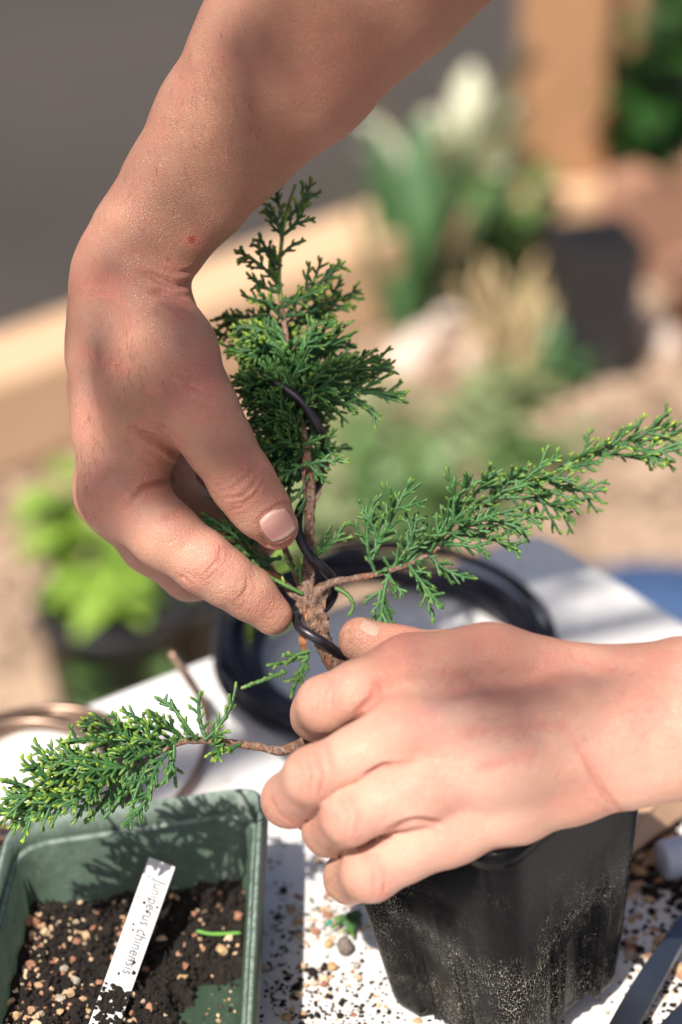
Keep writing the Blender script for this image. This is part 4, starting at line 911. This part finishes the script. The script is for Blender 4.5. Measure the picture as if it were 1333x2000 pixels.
for k, (x, y, r, l_) in enumerate([(554, 1742, 11, "black soil clod in the tray's shadow"), (610, 1904, 11, "dark bark bit among cream pebbles"), (584, 1930, 12, "dark bark bit nearest the green tray"), (636, 1893, 9, "dark bark bit tucked against the flat tan pebble"), (1250, 1860, 9, "dark soil clod in the pot's shadow")]):
    c = G(x, y); v, f = blob(c + [0, 0, r / 9000], r / 6000, 800 + k, 9, 7, .45, .6); tag(mk("soil_clod", v, f, M["soil"]), l_, "soil clod", "dark clods on the table")
# crumbs too many to count
mb = MB(); gm = MB()
def crumb_field(n, cx, cy, sx, sy, rmin, rmax, grit=.12, seed0=0):
    for k in range(n):
        x, y = cx + rng.normal() * sx, cy + rng.normal() * sy
        c = G(x, y); s = seed0 + k; r = rng.uniform(rmin, rmax) * (1 if rng.uniform() > .12 else 1.8)
        if rng.uniform() < grit: v, f = blob(c + [0, 0, r * .5], r * 1.3, s, 6, 4, .3, .8); gm.add(v, f, np.full(len(v), rng.uniform()))
        else: v, f = blob(c + [0, 0, r * .35], r, s, 5, 4, .5, .5); mb.add(v, f)
crumb_field(520, 640, 1960, 80, 50, .00015, .00075, .10, 10000); crumb_field(90, 600, 1800, 40, 70, .0002, .0007, .15, 11000); crumb_field(60, 545, 1820, 14, 90, .0003, .0008, .05, 12000)
crumb_field(420, 1280, 1690, 55, 34, .0004, .0022, .16, 13000); crumb_field(260, 1275, 1840, 55, 70, .0003, .0012, .22, 14000); crumb_field(160, 1290, 1970, 60, 40, .0002, .0009, .2, 15000); crumb_field(140, 800, 2010, 90, 30, .0002, .0007, .1, 16000); crumb_field(120, 650, 1800, 40, 25, .0003, .0009, .4, 17000)
tag(mb.build("spilled_soil", M["soil"]), "dark soil crumbs scattered over the white table", "soil", kind="stuff")
tag(gm.build("spilled_grit", M["grit"], None, False, "hue"), "fine grit scattered over the white table", "grit", kind="stuff")
mb = MB()
for a in ((700, 1790, 645, 1815), (705, 1785, 668, 1822), (702, 1795, 690, 1832), (700, 1780, 650, 1795), (705, 1790, 675, 1805)):
    spray(mb, G(a[0], a[1], .004), G(a[2], a[3], .003), .35, .3, r=.0007)
tag(mb.build("juniper_clipping", M["juniper_leaf"], None, True, "tip"), "small green juniper clipping lying against the pot's left side", "clipping")
mb = MB(); spray(mb, G(1200, 1622, .0165), G(1240, 1618, .0175), .12, .2, r=.0007); tag(mb.build("needle_clipping", M["juniper_leaf"], None, True, "tip"), "single green twig lying on the tan card", "clipping")

# ------------------------------------------------------------------ garden behind the table
def leaf_mesh(base, d, L, w, droop, side=None, n=6, fold=.25):
    d = d / np.linalg.norm(d); up = np.array([0, 0, 1.0]); s = np.cross(d, up) if side is None else side
    if np.linalg.norm(s) < .05: s = np.array([1.0, 0, 0])
    s = s / np.linalg.norm(s); nn = np.cross(s, d); v = []
    for i in range(n + 1):
        t = i / n; c = base + d * L * t - up * droop * L * t * t; ww = w * math.sin(math.pi * min(.98, .10 + .88 * t)) ** .8
        v += [c - s * ww + nn * ww * fold, c, c + s * ww + nn * ww * fold]
    f = []
    for i in range(n):
        f += [[3 * i, 3 * i + 1, 3 * i + 4, 3 * i + 3], [3 * i + 1, 3 * i + 2, 3 * i + 5, 3 * i + 4]]
    return np.array(v), f
def rdir(rg, el0, el1):
    a = rg.uniform(0, 6.283); e = R(rg.uniform(el0, el1)); return np.array([math.cos(a) * math.cos(e), math.sin(a) * math.cos(e), math.sin(e)])
def bush(name, base, h, spread, nst, nlf, ll, lw, mat, label, cat="plant", seed=0, group=None, stem="leaf_green", el=(35, 88)):
    """leafy plant: stems from one base, each carrying leaves"""
    rg = np.random.default_rng(seed); r = root(name, base, label, cat, group); st = MB(); fo = MB()
    for i in range(nst):
        d = rdir(rg, *el); top = base + np.array([d[0] * spread, d[1] * spread, h * rg.uniform(.6, 1.0)]); mid = (base + top) / 2 + rg.normal(size=3) * spread * .1
        p = spline([base + rg.normal(size=3) * [.006, .006, 0], mid, top], 10); st.add(*tube(p, np.linspace(.0035, .0012, 10), 6))
        for k in range(nlf):
            t = rg.uniform(.25, 1); c = p[min(9, int(t * 9))]; fo.add(*leaf_mesh(c, rdir(rg, -10, 60), ll * rg.uniform(.6, 1.2), lw * rg.uniform(.7, 1.2), rg.uniform(.1, .5)))
    st.build("stem", M[stem], r); fo.build("foliage", M[mat], r); return r
def strap(name, base, n, L, w, mat, label, seed, el=(40, 85), lean=(0, 0, 0), droop=(.1, .6)):
    """clump of long strap leaves, each leaf its own piece"""
    rg = np.random.default_rng(seed); r = root(name, base, label, "plant")
    for i in range(n):
        d = rdir(rg, *el) + np.array(lean); mk("leaf", *leaf_mesh(base + rg.normal(size=3) * [.012, .012, 0], d, L * rg.uniform(.6, 1.1), w * rg.uniform(.7, 1.2), rg.uniform(*droop), None, 9), M[mat], r)
    return r
def round_pot(base, r, h, mat, label, soilmat="soil", name="plant_pot", tilt=None, group=None):
    o = root(name, base, label, "plant pot", group); an = np.arange(28) * 2 * math.pi / 28
    pr = [(.02, .004), (.74, 0), (.76, .004), (.95, .86), (1.0, .87), (1.02, .90), (1.02, .99), (.98, 1.0), (.92, .99), (.90, .86), (.86, .80)]
    v = np.concatenate([np.column_stack([r * a * np.cos(an), r * a * np.sin(an), np.full(28, h * b)]) for a, b in pr])
    mk("shell", v + base, tube_faces(len(pr), 28), M[mat], o)
    v = np.concatenate([np.column_stack([r * a * np.cos(an), r * a * np.sin(an), np.full(28, h * b) + .004 * rng.normal(size=28)]) for a, b in ((.87, .82), (.5, .84), (.05, .85))]); mk("soil", v + base, tube_faces(3, 28), M[soilmat], o)
    return o
def gz(px, py, h=0.0): return G(px, py, ZG + h)
# pots and seedlings low on the left
p = gz(225, 1385); round_pot(p, .072, .13, "dark_pot", "black pot of lime seedlings standing behind the table's left edge")
bush("seedlings", p + [-.01, .0, .105], .075, .10, 13, 5, .042, .015, "leaf_lime", "lime green seedlings crowding the black pot on the left", seed=1, stem="leaf_lime")
bush("young_shoot", p + [-.045, .03, .105], .16, .03, 4, 8, .05, .02, "leaf_lime", "tall lime green shoot rising above the seedlings", seed=2, stem="leaf_lime", el=(70, 89))
p = gz(330, 1350); round_pot(p + [.01, .03, 0], .07, .12, "dark_pot", "second black pot tucked right of the seedling pot")
p2 = gz(222, 1420); bush("low_sprout", p2 + [0, 0, .0], .12, .05, 8, 8, .05, .02, "leaf_green", "low green sprout in front of the black pots", seed=3)
bush("weed_clump", gz(420, 1270), .12, .12, 12, 8, .06, .014, "leaf_lime", "yellow green weeds beyond the table, right of the black pots", seed=4)
bush("weed_clump", gz(470, 1160), .08, .12, 10, 7, .06, .014, "leaf_green", "dim green weeds behind the index finger", seed=41)
# middle ground cover
for k, (x, y, s, mt, lb_) in enumerate([(720, 985, .12, "leaf_green", "green weeds just right of the trunk"), (860, 1000, .13, "leaf_green", "rounded green weeds behind the right branch"), (905, 870, .12, "leaf_muted", "light green weeds above the right branch"), (700, 880, .10, "leaf_muted", "yellow green weeds right of the wire bend"), (1010, 930, .10, "leaf_green", "green weeds behind the right branch tip"), (790, 1060, .12, "leaf_green", "dark green weeds at the table's far corner"), (640, 1060, .10, "leaf_muted", "yellowish weeds behind the thin trunk"), (990, 800, .10, "leaf_muted", "pale weeds below the pale stones"), (1120, 760, .12, "leaf_strap", "bluish green tuft below the dark upright pot"), (1080, 690, .13, "leaf_muted", "yellow green tuft beside the dark upright pot")]):
    bush("weed_clump", gz(x, y), s * .6, s * .9, 8, 5, .05, .013, mt, lb_, seed=50 + k)
# strap plants and stalks in the middle
strap("strap_plant", gz(800, 650), 12, .34, .022, "leaf_strap", "tall green strap-leaved plant right of the timber beam", 6, (62, 86), (.10, 0, 0), (.0, .2))
strap("pale_plant", gz(900, 460), 26, .42, .028, "leaf_pale", "cream and green variegated plant beneath the forearm", 7, (45, 85), (0, 0, .1), (.15, .8))
strap("green_clump", gz(945, 520), 9, .20, .025, "leaf_strap", "dark green clump at the foot of the variegated plant", 8, (40, 80))
bush("leafy_shrub", gz(975, 560), .16, .10, 9, 9, .05, .02, "leaf_green", "leafy green shrub left of the stacked boards", seed=9)
r = root("dry_stalks", gz(990, 745), "upright dry straw stalks left of the dark upright pot", "plant")
for k in range(26):
    b = gz(990 + rng.normal() * 38, 745 + rng.normal() * 14); t = b + np.array([rng.normal() * .03, rng.normal() * .03, rng.uniform(.06, .17)]); mk("stalk", *tube(spline([b, (b + t) / 2 + rng.normal(size=3) * .008, t], 7), .0035, 6), M["straw"], r)
for k, (x, y, s) in enumerate([(1000, 705, .026), (830, 690, .030), (870, 640, .022), (930, 720, .026), (790, 720, .028), (950, 655, .022), (1235, 640, .026), (1290, 690, .03)]):
    v, f = blob(gz(x, y) + [0, 0, s * .5], s, 300 + k, 12, 9, .2, .75)
    tag(mk("stone", v, f, M["pale_stone"]), ["round pale stone under the dry stalks", "large pinkish stone left of the dry stalks", "pinkish stone behind the large one", "small pale stone before the dry stalks", "pale stone at the strap plant's foot", "small stone among the dry stalks", "pale stone right of the dark upright pot", "pale stone at the right edge of the garden"][k], "stone")
# boards and posts on the right
def plank(name, a, b, w, th, mat, label, cat="board"):
    a, b = np.asarray(a), np.asarray(b); d = b - a; L = np.linalg.norm(d); d /= L; s = np.cross(d, np.array([0, 1.0, 0])); s /= np.linalg.norm(s); n = np.cross(d, s)
    v, f = box((a + b) / 2, d * L / 2, s * w / 2, n * th / 2); return tag(bevel(mk(name, v, f, M[mat], None, False), .004), label, cat)
dp = 3.05
p = gz(1085, 470); plank("wooden_post", p + [0, 0, .0], p + [.0, .0, .75], .115, .06, "orange_wood", "upright orange brown post behind the boards at top right", "post")
p = gz(1170, 440); plank("wooden_post", p, p + [0.01, 0, .36], .07, .05, "orange_wood", "shorter orange post right of the tall post", "post")
p = gz(1030, 470); plank("dark_post", p, p + [-.02, .02, .75], .035, .035, "ground_earth", "thin grey brown stake left of the orange posts", "stake")
a = gz(985, 462) + [0, -.10, .06]; b = gz(1215, 440) + [0, -.10, .06]; plank("wooden_board", a, b, .09, .05, "pine", "pale board lying across the foot of the posts")
a = gz(1185, 560) + [0, 0, .07]; b = gz(1480, 470) + [0, .0, .07]; plank("raised_bed_board", a, b, .17, .05, "terracotta", "reddish brown board of the raised bed at the right edge")
p = gz(1148, 735); tilt_o = root("tall_pot", p, "dark upright square pot standing in the garden on the right", "plant pot")
for side in range(4):
    a = side * math.pi / 2 + .25; n = np.array([math.cos(a), math.sin(a), 0]); s = np.array([-n[1], n[0], 0])
    v = np.array([p + n * .036 - s * .0355, p + n * .036 + s * .0355, p + n * .050 + s * .0495 + [0, 0, .19], p + n * .050 - s * .0495 + [0, 0, .19]]); mk("side", np.vstack([v, v - n * .003]), [[0, 1, 2, 3], [7, 6, 5, 4], [0, 4, 5, 1], [1, 5, 6, 2], [2, 6, 7, 3], [3, 7, 4, 0]], M["dark_pot"], tilt_o, False)
v, f = box(p + [0, 0, .125], (.040, .008, 0), (-.008, .040, 0), (0, 0, .002)); mk("soil", v, f, M["soil"], tilt_o, False)
p = gz(1360, 600); round_pot(p + [.0, -.1, 0], .06, .10, "terracotta", "terracotta pot cut off by the right edge")
# dark pot and leafy branches top right
p = gz(1330, 420); round_pot(p, .12, .25, "dark_pot", "large dark pot under the leaves at top right")
bush("glossy_shrub", p + [0, 0, .22], .34, .22, 10, 6, .10, .03, "leaf_dark", "glossy dark green shrub in the large pot at top right", seed=13, el=(10, 85))
bush("glossy_shrub", gz(1235, 470) + [0, -.05, 0], .42, .10, 6, 6, .09, .028, "leaf_dark", "dark green leafy shrub left of the large dark pot", seed=14)
# blue sheet by the table
rg = np.random.default_rng(5); bx0 = gz(1330, 1225); N = 26; U, W = np.meshgrid(np.linspace(-1, 1, N), np.linspace(-1, 1, N), indexing='ij'); q = np.column_stack([U.ravel() * .20, W.ravel() * .10, np.zeros(N * N)])
q[:, 2] = .035 * np.clip(1.1 - np.hypot(U.ravel(), W.ravel()), .02, 1) + .014 * np.abs(vnoise(q, 40, 3)) + .006
f = [[i * N + j, (i + 1) * N + j, (i + 1) * N + j + 1, i * N + j + 1] for i in range(N - 1) for j in range(N - 1)]
so_ = mk("blue_tarpaulin", q + bx0, f, M["blue_sheet"]); sm = so_.modifiers.new("solid", 'SOLIDIFY'); sm.thickness = .003; tag(so_, "crumpled dark blue sheet on the ground beyond the table's right edge", "sheet")
# wood chips and leaf litter on the soil
mb = MB()
for k in range(2600):
    x, y = rng.uniform(-80, 1420), rng.uniform(560, 1420); c = gz(x, y); e = (c - b0) @ bn
    if e > -.02: continue
    s = rng.uniform(.006, .022); an = rng.uniform(0, 6.28); d = np.array([math.cos(an), math.sin(an), rng.uniform(-.2, .3)]) * s; w = np.array([-math.sin(an), math.cos(an), rng.uniform(-.3, .3)]) * s * rng.uniform(.25, .5)
    mb.add(*box(c + [0, 0, .006], d, w, np.array([0, 0, .0015])))
tag(mb.build("mulch", M["chip"], None, False), "brown wood chips and litter strewn over the garden soil", "mulch", kind="stuff")

# unseen tree added behind the camera, leaves placed to dapple arms and hands
sv = np.array(SUN); ot = np.array([-1.15, -.75, ZG]); otree = root("added_shade_tree", ot, "unseen leafy tree added behind the viewer to dapple the arms", "tree")
hub = P(450, 800, 10) + sv * 1.7
mk("trunk", *tube(spline([ot, ot + [.05, .02, 1.0], ot + [.12, .1, 2.0], ot + [.2, .15, 2.9]], 24), np.linspace(.08, .035, 24), 12), M["bark"], otree)
mk("bough", *tube(spline([ot + [.12, .1, 2.0], (ot + [.12, .1, 2.0] + hub) / 2 + [0, 0, .1], hub + [-.02, -.03, .03], hub + [.25, .1, .0]], 24), np.linspace(.03, .005, 24), 8), M["bark"], otree)
mb = MB()
SH = [(300, 660, 20, 24, 9), (360, 760, 25, 24, 9), (430, 870, 28, 20, 8), (490, 960, 28, 17, 7), (545, 1030, 22, 12, 4), (215, 640, 10, 20, 5), (230, 760, 10, 18, 5), (600, 190, 50, 24, 9), (690, 90, 60, 30, 12), (520, 320, 40, 18, 7), (430, 440, 30, 15, 5), (800, -40, 70, 34, 14), (560, 90, 60, 20, 4),
      (920, 1280, 78, 22, 6), (1010, 1270, 78, 22, 6), (900, 1390, 84, 20, 5), (1010, 1370, 84, 22, 5), (1110, 1320, 78, 22, 5), (1260, 1320, 76, 22, 4), (1080, 1440, 82, 16, 3), (780, 1290, 78, 12, 3)]
for (x, y, z, rad, n_) in SH:
    for k in range(max(1, int(n_ * (.45 if y < 1150 else .3) + .5))):
        a = rng.uniform(0, 6.28); q = math.sqrt(rng.uniform()) * rad / 1000; c = P(x, y, z) + RGT * q * math.cos(a) + UPV * q * math.sin(a) + sv * (rng.uniform(1.5, 1.9) if y < 1150 else rng.uniform(2.4, 2.9))
        d = rng.normal(size=3); d -= sv * (d @ sv) * .8; d /= np.linalg.norm(d); mb.add(*leaf_mesh(c - d * .010, d, .021, .0065, .1, np.cross(d, sv), 4, .15))
for k in range(500):
    c = ot + np.array([.1, .0, 2.3]) + rng.normal(size=3) * [.28, .28, .35]; d = rdir(rng, -30, 60); mb.add(*leaf_mesh(c, d, .05, .014, .2, None, 4))
mb.build("crown", M["leaf_green"], otree)
